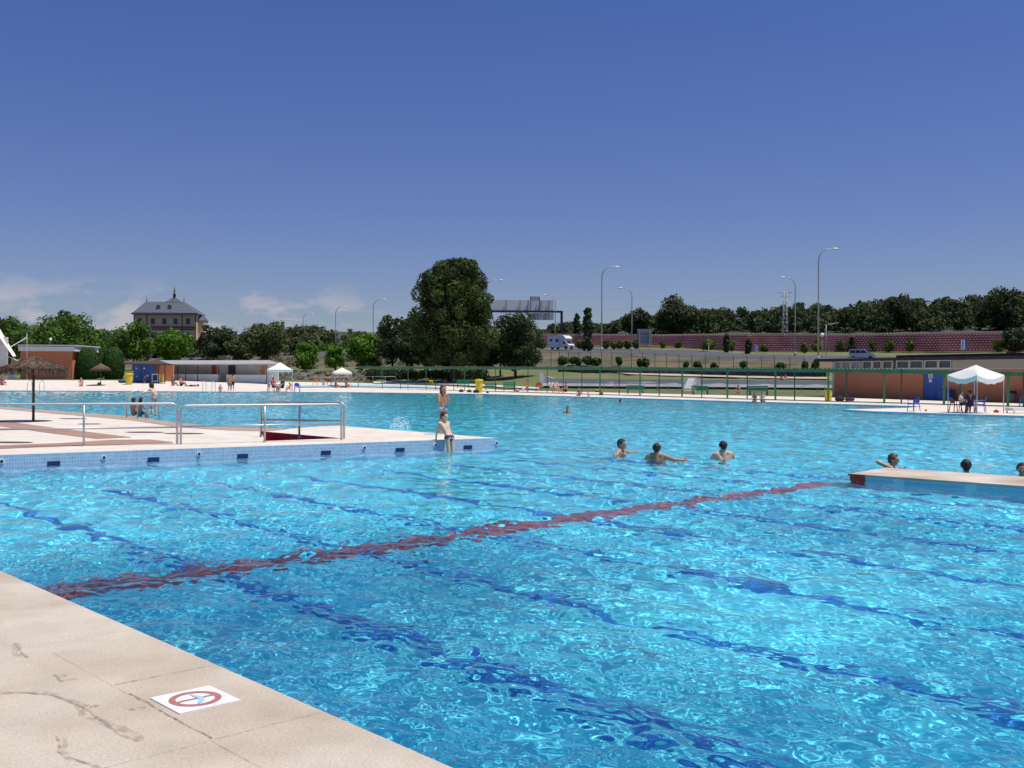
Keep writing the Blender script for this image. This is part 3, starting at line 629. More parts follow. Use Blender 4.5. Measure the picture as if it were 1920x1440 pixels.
p = TER(4, 712); d0 = p.y - 6; t = thing('awning', AT(4, 712, d0), 'white awning panel with slanting canvas and poles at the left edge', 'awning')
m = MB(); pb(m, -40, 12.5, 632, 690, d0, .4); part(m, 'panel', m_white_c, t)
m = MB(); pb(m, -40, 13, 637, 647, d0 - .05, .05); part(m, 'stripe', M('cream', (.55, .48, .40), .8), t)
m = MB(); a, b, c = AT(-30, 590, d0 - .6), AT(24, 668, d0 - 1.4), AT(30, 667, d0 + 1.5); e_ = AT(-10, 600, d0 + 1.5)
m.add([a, b, c, e_] + [v + Vector((0, 0, -.06)) for v in (a, b, c, e_)], [(0, 1, 2, 3), (7, 6, 5, 4), (0, 4, 5, 1), (1, 5, 6, 2), (2, 6, 7, 3), (3, 7, 4, 0)]); part(m, 'canvas', m_whitec, t)
m = MB().tube([AT(12, 655, d0), AT(50, 633, d0)], .05, 6); part(m, 'pole', m_white, t)
m = MB().tube([AT(14, 668, d0), AT(38, 678, d0)], .04, 6); part(m, 'pole', m_white, t)
m = MB().tube([AT(50.5, 712, d0), AT(50.5, 625, d0)], .03, 6); part(m, 'pole', m_lampgrey, t)
# ------------------------------------------------------------------ white snack kiosk, pergola, drinks container
p = TER(410, 716); d0 = p.y; t = thing('snack_kiosk', p, 'long low white kiosk with grey flat roof and open serving hatches', 'kiosk')
m = MB(); pb(m, 318, 522, 680, 719, d0 + 3, .3); pb(m, 314, 320, 684, 719, d0 + .2, 3); part(m, 'wall', m_white_c, t)
m = MB(); a = [AT(300, 675.5, d0 + 3.5), AT(504, 675.5, d0 + 3.5), AT(530, 682, d0 - 1), AT(306, 682.5, d0 - 1)]
m.add([v for v in a] + [v + Vector((0, 0, -.14)) for v in a], [(3, 2, 1, 0), (4, 5, 6, 7), (0, 1, 5, 4), (1, 2, 6, 5), (2, 3, 7, 6), (3, 0, 4, 7)]); part(m, 'roof', M('roof_sheet', (.36, .35, .34), .6, var=.1, scale=1), t)
m = MB(); pb(m, 326, 411, 702, 717, d0 + .6, .5); pb(m, 424, 510, 703, 717.5, d0 + .6, .5); part(m, 'counter', m_white, t)
for x0, x1, mt, nm in ((322, 330, m_dark, 'door'), (397, 405, m_red, 'hatch'), (428, 441, m_dark, 'door'), (491, 497, m_brick, 'pier')):
    m = MB(); pb(m, x0, x1, 684, 703 if nm == 'hatch' else 716, d0 + 2.8, .15); part(m, nm, mt, t)
for x in (333, 348, 370.5, 410, 500):
    m = MB(); pb(m, x - .8, x + .8, 682, 721, d0 - .6, .08); part(m, 'post', m_dark, t)
p = TER(280, 718); d0 = p.y; t = thing('pergola', p, 'dark flat pergola on thin posts shading the blue drinks container', 'pergola')
m = MB(); a = [AT(232, 678, d0 + 3.5), AT(300, 676, d0 + 3.5), AT(322, 683, d0 - 1), AT(236, 681, d0 - 1)]
m.add([v for v in a] + [v + Vector((0, 0, -.12)) for v in a], [(3, 2, 1, 0), (4, 5, 6, 7), (0, 1, 5, 4), (1, 2, 6, 5), (2, 3, 7, 6), (3, 0, 4, 7)]); part(m, 'roof', m_wood, t)
for x in (264, 273, 297.5, 309):
    m = MB(); pb(m, x - .8, x + .8, 681, 719, d0 - .7, .09); part(m, 'post', m_dark, t)
m = MB(); pb(m, 282, 325, 682, 718, d0 + 3.2, .3); part(m, 'wall', m_brick, t)
t = thing('drinks_container', TER(266, 715), 'blue drinks container with round white emblem under the pergola', 'container')
m = MB(); d1 = p.y + .9; pb(m, 250, 283, 683, 715.5, d1, 1.6); part(m, 'body', m_blue, t)
for x, y, r in ((270.5, 691, 2.2), (276, 705, 2.6), (256, 691, 1.6), (256, 706, 1.5)):
    c = AT(x, y, d1 - .01); rr_ = r * d1 / FPX
    part(MB().add([(c.x + rr_ * cos(q) * 1.0, c.y, c.z + rr_ * sin(q) * (.9 if sin(q) > 0 else .55)) for q in np.linspace(0, 2 * pi, 17)[:-1]], [tuple(range(16))]), 'emblem', m_white, t)

t = thing('notice_box', TER(290, 717), 'white framed box with dark blue front beside the drinks container', 'box')
d1 = p.y + .3; m = MB(); pb(m, 284.5, 297, 701, 716.5, d1, .6); part(m, 'frame', m_white, t)
m = MB(); pb(m, 286.5, 295, 703, 713.5, d1 - .02, .018); part(m, 'front', M('navy', (.02, .03, .12), .4), t)
def wheelie(x, ytop, ybase, wpx, label, lid=m_yellow, d=None, name='litter_bin'):
    p = TER(x, ybase) if d is None else AT(x, ybase, d); s = p.y / FPX; H = (ybase - ytop) * s; r = wpx * s / 2
    t = thing(name, p, label, 'bin', 'yellow litter bins on the pool deck')
    MB().lathe([(r * .78, 0), (r * .86, H * .45), (r * .93, H * .86), (r * .93, H * .88)], n=20).build('body', m_yellow, t)
    MB().lathe([(r * 1.08, 0), (r * 1.1, H * .06), (r * .95, H * .10), (r * .2, H * .13)], (0, 0, H * .87), 20).build('lid', lid, t)
    return t
wheelie(242, 700, 721, 14, 'yellow litter bin beside the tall clipped hedge')
wheelie(898, 711, 736, 15, 'yellow litter bin behind the green fence near the girl')
wheelie(1553, 728, 752, 15, 'yellow litter bin with dark lid against the brick building corner', m_dark)
wheelie(808, 713, 722, 9, 'small yellow bin in the shade under the giant pine')
for x, y0, y1, lab in ((303, 702, 715, 'narrow yellow panel left of the white counter'), (476, 701, 716, 'narrow yellow panel at the middle of the white counter')):
    q = TER(x, 717); t = thing('advert_panel', q, lab, 'panel'); m = MB(); pb(m, x - 3.2, x + 3.2, y0, y1, q.y - .15, .2); part(m, 'board', m_yellow, t)
    m = MB(); pb(m, x - 3.6, x + 3.6, y1, y1 + 1.2, q.y - .2, .3); part(m, 'foot', m_dark, t)
# stone retaining wall on the left bank
a, b = TER(430, 712), TER(700, 714); m = MB(); rg = random.Random(3); n_ = 70
zt_ = lambda q: 1.45 + .12 * sin(q * 1.9) + rg.uniform(-.12, .12)
vs = []; P = [a.lerp(b, i / n_) for i in range(n_ + 1)]
for r_ in range(7):
    for q in P: vs.append((q.x, q.y + rg.uniform(-.12, .12), q.z - .3 + r_ * .3 + rg.uniform(-.06, .06)))
for q in P: vs.append((q.x, q.y + 1.5, q.z + 1.5))
m.add(vs, [(r_ * (n_ + 1) + i, r_ * (n_ + 1) + i + 1, (r_ + 1) * (n_ + 1) + i + 1, (r_ + 1) * (n_ + 1) + i) for r_ in range(7) for i in range(n_)])
tag(m.build('stone_wall', M('rough_stone', (.30, .26, .21), .95, col2=(.13, .11, .09), scale=2.2, bump=.8, bscale=5)), 'low rough stone retaining wall behind the far white gazebo', 'wall')
# ------------------------------------------------------------------ pink crib wall along the road
ic, io = CV[7][0], CV[8][0]; sel = [i for i, x in enumerate(TX) if x >= 1000]
basep = ic[sel[0]]; t = thing('crib_wall', basep, 'long pink concrete crib wall with scalloped pale top behind the road', 'wall')
m = MB(); cap = MB(); back = MB(); P = [ic[i] for i in sel]; Q = [io[i].z for i in sel]
rg = random.Random(6); acc = 0.0; rows_n = 8
seg = [(P[i], P[i + 1], Q[i], Q[i + 1]) for i in range(len(P) - 1)]
CW = .66; carry = 0.0
for a, b, qa, qb in seg:
    L = (b - a).length; dirv = (b - a).normalized(); nrm = Vector((dirv.y, -dirv.x, 0)).normalized()
    back.add([a - nrm * .5 + Vector((0, 0, -1)), b - nrm * .5 + Vector((0, 0, -1)), Vector((b.x, b.y, qb - .1)) - nrm * .9, Vector((a.x, a.y, qa - .1)) - nrm * .9], [(0, 1, 2, 3)])
    u = carry
    while u < L:
        f = u / L; c = a.lerp(b, f); h = (qa * (1 - f) + qb * f) - c.z; rh = h / rows_n
        for r in range(rows_n + 1):
            off = CW / 2 if r % 2 else 0
            cc = c + dirv * off - nrm * (.5 * r / rows_n)
            w2, hh, z = CW * .36, rh * .52, c.z + rh * (r + .15)
            tgt = cap if r == rows_n else m
            hw = dirv * w2; 
            tgt.add([cc - hw + Vector((0, 0, z - cc.z)), cc + hw + Vector((0, 0, z - cc.z)), cc + hw * .8 + nrm * .22 + Vector((0, 0, z - cc.z + hh * .15)), cc - hw * .8 + nrm * .22 + Vector((0, 0, z - cc.z + hh * .15)),
                     cc - hw + Vector((0, 0, z - cc.z + hh)), cc + hw + Vector((0, 0, z - cc.z + hh)), cc + hw * .8 + nrm * .22 + Vector((0, 0, z - cc.z + hh)), cc - hw * .8 + nrm * .22 + Vector((0, 0, z - cc.z + hh))],
                    [(3, 2, 6, 7), (2, 1, 5, 6), (0, 3, 7, 4), (4, 7, 6, 5), (0, 1, 2, 3)])
        u += CW
    carry = u - L
part(back, 'backing', M('wall_backing', (.32, .12, .14), .95, var=.3, scale=.5), t)
part(m, 'block', M('pink_concrete', (.80, .40, .43), .9, var=.18, scale=.35), t)
part(cap, 'capping', M('pink_cap', (.75, .52, .50), .9, var=.15, scale=.5), t)
# ------------------------------------------------------------------ street lamps
def street_lamp(x, ybase, ytop, xhead, label, d, cat='street lamp'):
    b = AT(x, ybase, d); top = AT(x, ytop, d); h = AT(xhead, ytop + 2, d); H = top.z - b.z; w = h.x - b.x
    t = thing('street_lamp', b, label, cat, 'tall street lamps along the road')
    k = abs(w); R0 = min(k * .8, 1.4); sg = 1 if w > 0 else -1
    pts = [(0, 0, -.3), (0, 0, H * .5), (0, 0, H - R0 * 1.25)] + [(sg * R0 * (1 - cos(q)), 0, H - R0 * 1.25 + R0 * 1.2 * sin(q)) for q in np.linspace(.2, pi / 2, 7)] + [(w * .82, 0, H)]
    n = len(pts); r0 = .11; MB().tube(pts, [r0 * (1 - .6 * i / n) if i else r0 * 1.1 for i in range(n)], 8).build('pole', m_lampgrey, t)
    m = MB(); m.ball((w * .95, 0, H - .02), .44, 8, (1, .45, .34)); m.build('lamp_head', m_globe, t)
    MB().lathe([(.2, -.3), (.2, .25), (.13, .4)], n=10).build('base', m_lampgrey, t)
street_lamp(1534, 673, 466, 1568, 'tallest right street lamp, its arm bent to the right above the silver van', 150)
street_lamp(1128, 656, 500, 1158, 'tallest middle street lamp, its arm bent to the right near the cypress', 172)
street_lamp(1184.5, 656, 540, 1162, 'middle street lamp with its arm bent to the left by the grey sign back', 222)
street_lamp(1490.5, 664, 520, 1467, 'right street lamp with arm bent to the left in front of the pylon', 196)
street_lamp(1041, 650, 553, 1020, 'lamp with arm bent to the left beside the overhead road sign', 250)
street_lamp(912, 660, 525, 941, 'street lamp whose head alone shows right of the giant pine', 236)
street_lamp(699.5, 664, 561, 721, 'street lamp with right arm just left of the giant pine', 244)
street_lamp(629, 664, 575, 648, 'street lamp with right arm above the smallest bright tree', 276)
street_lamp(568, 664, 588, 586, 'distant street lamp behind the olive trees, second from the left', 316)
street_lamp(526, 664, 600, 542, 'smallest distant street lamp, leftmost of the row', 356)
# thin lamp with bent arm and globe lamp by the road
b = AT(1549, 665, 178); t = thing('floodlight_pole', b, 'thin pole with slanting arm right of the tallest right lamp', 'lamp')
part(MB().tube([AT(1549, 668, 178), AT(1549, 609, 178)], .05, 6), 'pole', m_lampgrey, t); part(MB().tube([AT(1549, 609, 178), AT(1573, 605, 178)], .045, 6), 'arm', m_lampgrey, t)
b = AT(1541.5, 668, 150); t = thing('globe_lamp', b, 'white globe lamp against the pink wall beside the tallest right lamp', 'lamp')
part(MB().tube([AT(1541.5, 672, 150), AT(1541.5, 632, 150)], .035, 6), 'pole', m_lampgrey, t); c = AT(1541.5, 628, 150); part(MB().ball(c, .29, 8), 'lamp_shade', m_globe, t)
for x, y, d, lab in ((911, 652, 160, 'small white globe lamp in the dark under the right side of the giant pine'), (906, 698, 125, 'white globe lamp on a low post behind the yellow bin'), (744, 695, 118, 'twin white globe lamp on a post behind the fence under the pine')):
    b = TER(x, y + 14); c = AT(x, y, b.y); t = thing('globe_lamp', b, lab, 'lamp')
    part(MB().tube([b, c], .035, 6), 'pole', m_lampgrey, t); part(MB().ball(c, .17, 8), 'lamp_shade', m_globe, t)
# ------------------------------------------------------------------ overhead road sign on its gantry
d0 = 268; b = AT(1053, 652, d0); t = thing('gantry_sign', b, 'overhead road sign seen from behind on a dark gantry post', 'road sign')
m = MB(); pb(m, 1050.5, 1055.5, 583, 660, d0, .6); part(m, 'post', m_dark, t)
m = MB(); pb(m, 920, 1053, 582.5, 585.5, d0 + .1, .5); part(m, 'beam', m_dark, t)
m = MB(); pb(m, 921, 1038, 563, 582, d0 + .9, .12); part(m, 'panel', M('sign_back_pale', (.78, .78, .80), .5, var=.06, scale=.5), t)
m = MB(); pb(m, 990, 1038, 587, 600, d0 + .9, .12); part(m, 'panel', M('sign_back_white', (.55, .55, .60), .5), t)
m = MB(); pb(m, 994, 1012, 556, 563, d0 + .9, .12); part(m, 'panel', M('sign_back_small', (.46, .44, .48), .5), t)
for x in (949, 975, 990, 1014.5, 1029):
    m = MB(); pb(m, x - .7, x + .7, 563, 598, d0 + .6, .2); part(m, 'strut', m_grey, t)
for x in (994.5, 1011.5):
    m = MB(); pb(m, x - .6, x + .6, 556, 583, d0 + .55, .2); part(m, 'strut', m_dark, t)
# ------------------------------------------------------------------ white camper on the road
p = AT(1052, 655.5, 224)
def camper(p):
    t = thing('camper', p, 'white camper with overcab driving along the road in front of the pink wall', 'camper', rz=R(-44))
    mw = M('camper_white', (.72, .72, .72), .35); m = MB()
    prof = [(-2.9, .45), (1.15, .45), (1.15, 1.75), (2.05, 1.85), (2.2, 2.35), (1.75, 2.85), (1.2, 3.0), (-2.8, 3.0), (-2.9, 2.9)]
    n = len(prof); W2 = 1.1
    m.add([(x, -W2, z) for x, z in prof] + [(x, W2, z) for x, z in prof], [tuple(range(n)), tuple(range(2 * n - 1, n - 1, -1))] + [(i, i + n, (i + 1) % n + n, (i + 1) % n) for i in range(n)])
    m.build('body', mw, t)
    m = MB(); prof = [(1.15, .4), (2.95, .4), (3.0, .95), (2.55, 1.18), (1.95, 1.84), (1.15, 1.74)]; n = len(prof); W2 = .98
    m.add([(x, -W2, z) for x, z in prof] + [(x, W2, z) for x, z in prof], [tuple(range(n)), tuple(range(2 * n - 1, n - 1, -1))] + [(i, i + n, (i + 1) % n + n, (i + 1) % n) for i in range(n)])
    cab = m.build('cab', mw, t)
    MB().quad((2.53, -.85, 1.24), (2.53, .85, 1.24), (2.02, .8, 1.80), (2.02, -.8, 1.80)).build('windscreen', m_glassd, cab).location = (.03, 0, .03)
    MB().quad((1.35, -.985, 1.15), (2.3, -.985, 1.15), (1.95, -.985, 1.65), (1.35, -.985, 1.65)).build('side_window', m_glassd, cab)
    MB().box((2.98, 0, .62), (.06, 1.2, .22)).build('grille', m_dark, cab)
    for y in (-.78, .78): MB().box((2.93, y, .86), (.1, .26, .14)).build('headlight', m_globe, cab)
    MB().box((-.2, -1.11, 1.9), (.8, .03, .6)).build('window', m_glassd, t); MB().box((-1.9, -1.11, 2.0), (.7, .03, .5)).build('window', m_glassd, t)
    MB().box((.65, -1.112, 1.45), (.55, .03, 1.8)).build('door', M('camper_door', (.55, .56, .6), .4), t)
    for x in (2.15, -1.7):
        for y in (-.9, .9):
            w = MB(); n = 14; w.add([(x + .36 * cos(2 * pi * k / n), y + s * .12, .36 + .36 * sin(2 * pi * k / n)) for s in (-1, 1) for k in range(n)], [tuple(range(n)), tuple(range(2 * n - 1, n - 1, -1))] + [(k, k + n, (k + 1) % n + n, (k + 1) % n) for k in range(n)])
            w.build('wheel', m_dark, t)
camper(p)
p = AT(1617, 673.5, 188)
def van(p):
    t = thing('van', p, 'silver van driving right on the road above the flat roofed brick building', 'van', rz=R(-28))
    ms = M('silver_paint', (.50, .53, .55), .3, metal=.5); W2 = .86
    prof = [(-2.2, .35), (2.25, .35), (2.3, .8), (2.1, .98), (1.25, 1.12), (.55, 1.72), (.2, 1.8), (-2.0, 1.8), (-2.2, 1.65)]; n = len(prof); m = MB()
    m.add([(x, -W2 * (1 if z < 1.2 else .9), z) for x, z in prof] + [(x, W2 * (1 if z < 1.2 else .9), z) for x, z in prof], [tuple(range(n)), tuple(range(2 * n - 1, n - 1, -1))] + [(i, i + n, (i + 1) % n + n, (i + 1) % n) for i in range(n)])
    m.build('body', ms, t)
    MB().quad((1.22, -.74, 1.15), (1.22, .74, 1.15), (.6, .68, 1.68), (.6, -.68, 1.68)).build('windscreen', m_glassd, t).location = (.03, 0, .02)
    for x0, x1 in ((-2.0, -1.1), (-1.0, -.2), (-.1, .9)):
        MB().quad((x0, -.87, 1.08), (x1, -.87, 1.08), (min(x1, .45), -.80, 1.6), (x0, -.80, 1.6)).build('window', m_glassd, t)
    for y in (-.62, .62): MB().box((2.22, y, .82), (.12, .3, .14)).build('headlight', m_globe, t)
    for x in (1.45, -1.4):
        for y in (-.76, .76):
            w = MB(); n = 14; w.add([(x + .31 * cos(2 * pi * k / n), y + s * .11, .31 + .31 * sin(2 * pi * k / n)) for s in (-1, 1) for k in range(n)], [tuple(range(n)), tuple(range(2 * n - 1, n - 1, -1))] + [(k, k + n, (k + 1) % n + n, (k + 1) % n) for k in range(n)])
            w.build('wheel', m_dark, t)
van(p)
# ------------------------------------------------------------------ signs by the road
d0 = 200; t = thing('road_sign', AT(1208, 660, d0), 'large grey road sign seen from behind on two posts before the pink wall', 'road sign')
m = MB(); pb(m, 1194.5, 1222, 617, 644, d0 + .2, .1); part(m, 'panel', m_grey, t)
for x in (1199, 1218):
    m = MB(); pb(m, x - .9, x + .9, 617.5, 662, d0, .16); part(m, 'post', m_lampgrey if x > 1210 else m_lampgrey, t)
m = MB()
for y in (623, 631, 639): pb(m, 1194.5, 1222, y - .4, y + .4, d0 + .16, .04)
part(m, 'rail', M('sign_rail', (.16, .18, .22), .5), t)
d0 = 184; t = thing('road_sign', AT(1805, 672, d0), 'small white sign edge with blue back on a thin post before the pink wall', 'road sign')
m = MB(); pb(m, 1802, 1809.5, 637, 656, d0, .1); part(m, 'panel', m_white, t)
m = MB(); pb(m, 1805, 1806.5, 637, 656, d0 - .03, .03); part(m, 'rib', m_grey, t)
m = MB(); pb(m, 1809.6, 1813.5, 635, 656, d0 + .1, .1); part(m, 'panel', m_blue, t)
m = MB(); pb(m, 1805, 1806.8, 656.2, 674, d0, .1); part(m, 'post', m_lampgrey, t)
d0 = 205; t = thing('marker_sign', AT(1418, 664, d0), 'blue and white striped marker board standing in the verge', 'road sign')
m = MB(); pb(m, 1415, 1421.5, 645, 660, d0, .1); part(m, 'board', m_blue, t)
m = MB()
for k in range(4):
    a = AT(1415.2, 647 + k * 3.6, d0 - .02); b = AT(1421.3, 650 + k * 3.6, d0 - .02); m.add([a, b, b + Vector((0, 0, .17)), a + Vector((0, 0, .17))], [(0, 1, 2, 3)])
part(m, 'stripe', m_white, t)
m = MB(); pb(m, 1417.6, 1418.8, 660, 666, d0, .08); part(m, 'post', m_lampgrey, t)
t = thing('marker_post', AT(1329, 661, 212), 'thin white post standing before the wide clipped bush', 'post'); m = MB(); pb(m, 1328.2, 1329.8, 644, 662, 212, .1); part(m, 'shaft', m_white, t); m = MB(); pb(m, 1328, 1330, 643, 645, 211.9, .2); part(m, 'top', m_white, t)
# lattice pylon with its wires
d0 = 232; b = AT(1472, 656, d0); t = thing('pylon', b, 'steel lattice pylon rising over the wood beside the right lamp', 'pylon')
m = MB(); H0, H1 = AT(1472, 656, d0), AT(1472, 547, d0)
def lat(f, sx, sy): w = (.62 * (1 - f) + .26 * f); q = H0.lerp(H1, f); return (q.x + sx * w, q.y + sy * w, q.z)
for sx in (-1, 1):
    for sy in (-1, 1): m.tube([lat(0, sx, sy), lat(1, sx, sy)], .055, 4)
for k in range(14):
    f0, f1 = k / 14, (k + 1) / 14; s_ = 1 if k % 2 else -1
    for sy in (-1, 1): m.tube([lat(f0, s_, sy), lat(f1, -s_, sy)], .035, 4)
    for sx in (-1, 1): m.tube([lat(f0, sx, s_), lat(f1, sx, -s_)], .035, 4)
part(m, 'lattice', m_lampgrey, t)
for y, w in ((549, 1.5), (556, 1.0)):
    q = AT(1472, y, d0); part(MB().box(q, (w * 2, .12, .1)), 'cross_arm', m_lampgrey, t)
def wire(a, b, sag, label):
    pts = [a.lerp(b, i / 24) + Vector((0, 0, -sag * 4 * (i / 24) * (1 - i / 24))) for i in range(25)]
    tag(MB().tube(pts, .016, 4).build('overhead_wire', m_lampgrey), label, 'wire')
wire(AT(1472, 548, d0), AT(2100, 520, 190), 1.2, 'thin overhead wire running right from the pylon over the wood')
wire(AT(1472, 548, d0), AT(900, 585, 330), 1.6, 'thin overhead wire running left from the pylon')
# boundary chain link fence with dark posts below the road
FX = [1004, 1033, 1049, 1066, 1085, 1107, 1128, 1147, 1184, 1205, 1228, 1250, 1273, 1297, 1323, 1348, 1375, 1401, 1428, 1452, 1481, 1508]
t = thing('boundary_fence', TER(1004, 689), 'dark wire fence with bent top posts along the bank below the road', 'fence')
tops = []
for x in FX:
    y1 = float(np.interp(x, [1000, 1300, 1520], [689, 691, 697])); y0 = float(np.interp(x, [1000, 1200, 1300, 1520], [659, 662, 668, 672])); a = TER(x, y1); a = AT(x, y1, a.y - 1); c = AT(x, y0, a.y)
    part(MB().tube([a + Vector((0, 0, -.3)), c, c + Vector((-.25, -.1, .25))], .05, 5), 'post', m_dark, t); tops.append((a, c))
m = MB()
for f in (.05, .5, .97):
    m.tube([a.lerp(c, f) for a, c in tops], .022, 4, False)
part(m, 'wire', m_dark, t)
# ------------------------------------------------------------------ long white wall of the far pool, steps, rails
A0, B0 = TER(1012, 727.5), TER(1560, 731.5); dv = (B0 - A0).normalized(); nv = Vector((dv.y, -dv.x, 0))
t = thing('pool_tank_wall', A0, 'long low white wall of the far raised pool behind the benches', 'wall')
def wallpt(f, z, o=0.0): q = A0.lerp(B0, f); return Vector((q.x, q.y, q.z + z)) + nv * o
m = MB(); N = 40; vs = []
hz = lambda f: 1.55 if f < .03 else 1.25 - .12 * f
for i in range(N + 1):
    f = i / N; vs += [wallpt(f, .28, .12), wallpt(f, .62, -.0), wallpt(f, hz(f), -.03), wallpt(f, hz(f), -.5)]
m.add(vs, [(4 * i + r, 4 * i + 4 + r, 4 * i + 5 + r, 4 * i + 1 + r) for i in range(N) for r in range(3)]); part(m, 'face', m_white_c, t)
m = MB(); vs = []
for i in range(N + 1): vs += [wallpt(i / N, -.4, -.08), wallpt(i / N, .30, -.08)]
m.add(vs, [(2 * i, 2 * i + 2, 2 * i + 3, 2 * i + 1) for i in range(N)]); part(m, 'plinth', M('brown_plinth', (.055, .03, .022), .9), t)
m = MB(); pb(m, 1012, 1019, 699.5, 726, A0.y - .3, 1.5); part(m, 'pier', m_white, t)
# path behind it
def sheet_px(name, pts, mat, lift=.03):
    P = [TER(*p) for p in pts]; h = len(P) // 2; m = MB(); vs = [v + Vector((0, 0, lift)) for v in P]
    n = len(P); m.add(vs, [(i, i + 1, n - 2 - i, n - 1 - i) for i in range(h - 1)]); struct(m.build(name, mat))
m_path = M('pale_path', (.45, .38, .31), .9, var=.1, scale=.4)
sheet_px('path', [(1050, 690.5), (1120, 693), (1180, 698.5), (1240, 702), (1320, 705), (1430, 708), (1556, 710), (1556, 713), (1430, 711), (1320, 708), (1240, 706), (1180, 703.5), (1120, 697), (1050, 693)], m_path, .18)
xs_ = list(range(1046, 1560, 12)); m = MB(); vs = []  # low dark upright strip along the foot of the bank
for x in xs_:
    a = TER(x, float(np.interp(x, [1046, 1180, 1300, 1556], [697, 701.5, 704, 707]))); vs += [a - Vector((0, 0, .3)), a + Vector((0, 0, .78 + .1 * sin(x * .7))), a + Vector((0, .8, .80))]
m.add(vs, [(3 * i + r, 3 * i + 3 + r, 3 * i + 4 + r, 3 * i + 1 + r) for i in range(len(xs_) - 1) for r in (0, 1)])
tag(m.build('bank_band', M('dark_bank_band', (.085, .07, .085), .95, var=.5, scale=.9)), 'low dark upright band at the foot of the bank above the pale path', 'wall')
# white stair block in front of it
p = TER(1310, 735); t = thing('stair_block', p, 'white concrete stair block with tan side in front of the far pool wall', 'stairs')
d0 = p.y; s = d0 / FPX; m = MB(); x0 = AT(1281, 735, d0).x; x1 = AT(1311, 735, d0).x
for k in range(7):
    m.box(((x0 + x1) / 2 + (k - 3) * s * 2.2, d0 + .2 + k * .28, p.z + (26 - 3.2 * (6 - k)) * s / 2), ((x1 - x0) * .55, .3, (26 - 3.2 * (6 - k)) * s))
pb(m, 1281, 1304, 710, 722, d0 + 2.6, .3); part(m, 'steps', m_white, t)
m = MB(); a = [AT(1281, 734, d0 - .15), AT(1305, 734, d0 - .15), AT(1305, 713, d0 + 1.8), AT(1297, 718, d0 + 1.2)]; m.add(a + [v + Vector((0, .1, 0)) for v in a], [(0, 1, 2, 3), (7, 6, 5, 4), (0, 4, 5, 1), (1, 5, 6, 2), (2, 6, 7, 3), (3, 7, 4, 0)]); part(m, 'side', M('tan_side', (.33, .23, .15), .9), t)
m = MB(); pb(m, 1307, 1314, 711, 724, d0 + .4, .5); part(m, 'post', m_white, t)
# steel hand rails in front of the far wall
def loop_rail(x0, x1, yt, yb, label, mid=(), name='handrail', cat='rail', r=.03, mat=None):
    a, b = TER(x0, yb), TER(x1, yb); d = (a.y + b.y) / 2; a = AT(x0, yb, d); b = AT(x1, yb, d); h = AT(x0, yt, d).z - a.z; t = thing(name, a, label, cat, 'thin rails by the far pools')
    q = .12 * h; L = b - a
    part(MB().tube([a, a + Vector((0, 0, h - q)), a + L.normalized() * q + Vector((0, 0, h)), b - L.normalized() * q + Vector((0, 0, h)), b + Vector((0, 0, h - q)), b], r, 6), 'top_rail', mat or m_steel, t)
    for f in mid: part(MB().tube([a.lerp(b, f), a.lerp(b, f) + Vector((0, 0, h))], r * .9, 6), 'post', mat or m_steel, t)
loop_rail(1132, 1152, 717, 731, 'short looped handrail, leftmost in front of the far white wall')
loop_rail(1155, 1231, 717, 731, 'long looped handrail before the far white wall, left of the stair block', (.35, .7))
loop_rail(1234, 1273, 719, 732, 'looped handrail directly left of the white stair block', (.5,))
loop_rail(1318, 1360, 720, 733, 'looped handrail directly right of the white stair block', (.5,))
loop_rail(1405, 1452, 721, 735, 'looped handrail above the rightmost green bench', (.5,))
loop_rail(1503, 1546, 722, 737, 'looped handrail beside the dark lidded yellow bin', (.7,))
loop_rail(548, 655, 707, 718, 'long pale rail behind the colourful deck chairs', (.25, .5, .75), name='railing')
loop_rail(676, 742, 706, 717, 'pale rail behind the left end of the green fence', (.35, .7), name='railing')
loop_rail(848, 892, 711, 722, 'dark rail under the pine left of the yellow bin', (.4,), name='railing', mat=m_greend)
# small paddling pools behind the fence
m_pale = M('paddling_water', (.30, .50, .60), .8, var=.08, scale=1.5, spec=.1)
xs_ = np.arange(556, 830, 9.0); top_ = np.interp(xs_, [556, 680, 780, 830], [724.3, 722.3, 724.5, 727]); bot_ = np.interp(xs_, [556, 680, 780, 830], [726.8, 726.2, 727.8, 729.3])
sheet_px('paddling_pool', list(zip(xs_, top_)) + list(zip(xs_, bot_))[::-1], m_pale, .10)
sheet_px('kerb_wall', [(700, 716.5), (840, 719), (940, 724), (1010, 728), (1010, 731), (940, 727.5), (840, 722.5), (700, 720)], M('pale_kerb', (.55, .52, .50), .8), .12)
# ------------------------------------------------------------------ the green fence along the far side
FBX = [(672, 728.5), (925, 734.7), (1120, 740.5), (1380, 748.8), (1660, 756.3), (1920, 763.8), (2300, 774)]
FTX = [(672, 687), (1120, 688), (1380, 690), (1660, 691.5), (1920, 697), (2300, 703)]
def fb(x): return G(x, float(np.interp(x, [p[0] for p in FBX], [p[1] for p in FBX])), ZD)
def ft(x): q = fb(x); return AT(x, float(np.interp(x, [p[0] for p in FTX], [p[1] for p in FTX])), q.y)
t = thing('pool_fence', fb(672), 'long green metal fence with toothed top band along the far pool edge', 'fence')
thick = [1125, 1200, 1279, 1364, 1454, 1553, 1658, 1770, 1890, 2020, 2150]
thin = [672, 717, 751, 765, 799, 817, 851, 871, 904, 929, 964, 990, 1026, 1056, 1091, 1161, 1236, 1316, 1401, 1490, 1587, 1690, 1800, 1919, 2080]
for x in thick + thin:
    a, c = fb(x), ft(x); w = .12 if x in thick else .075
    if x in (751, 817): c = a + (c - a) * .42
    part(MB().box(((a.x + c.x) / 2, a.y, (a.z + c.z) / 2), (w, w, c.z - a.z)), 'post', m_green if x in thick or x in (672, 717, 765, 799, 871) else m_greend, t)
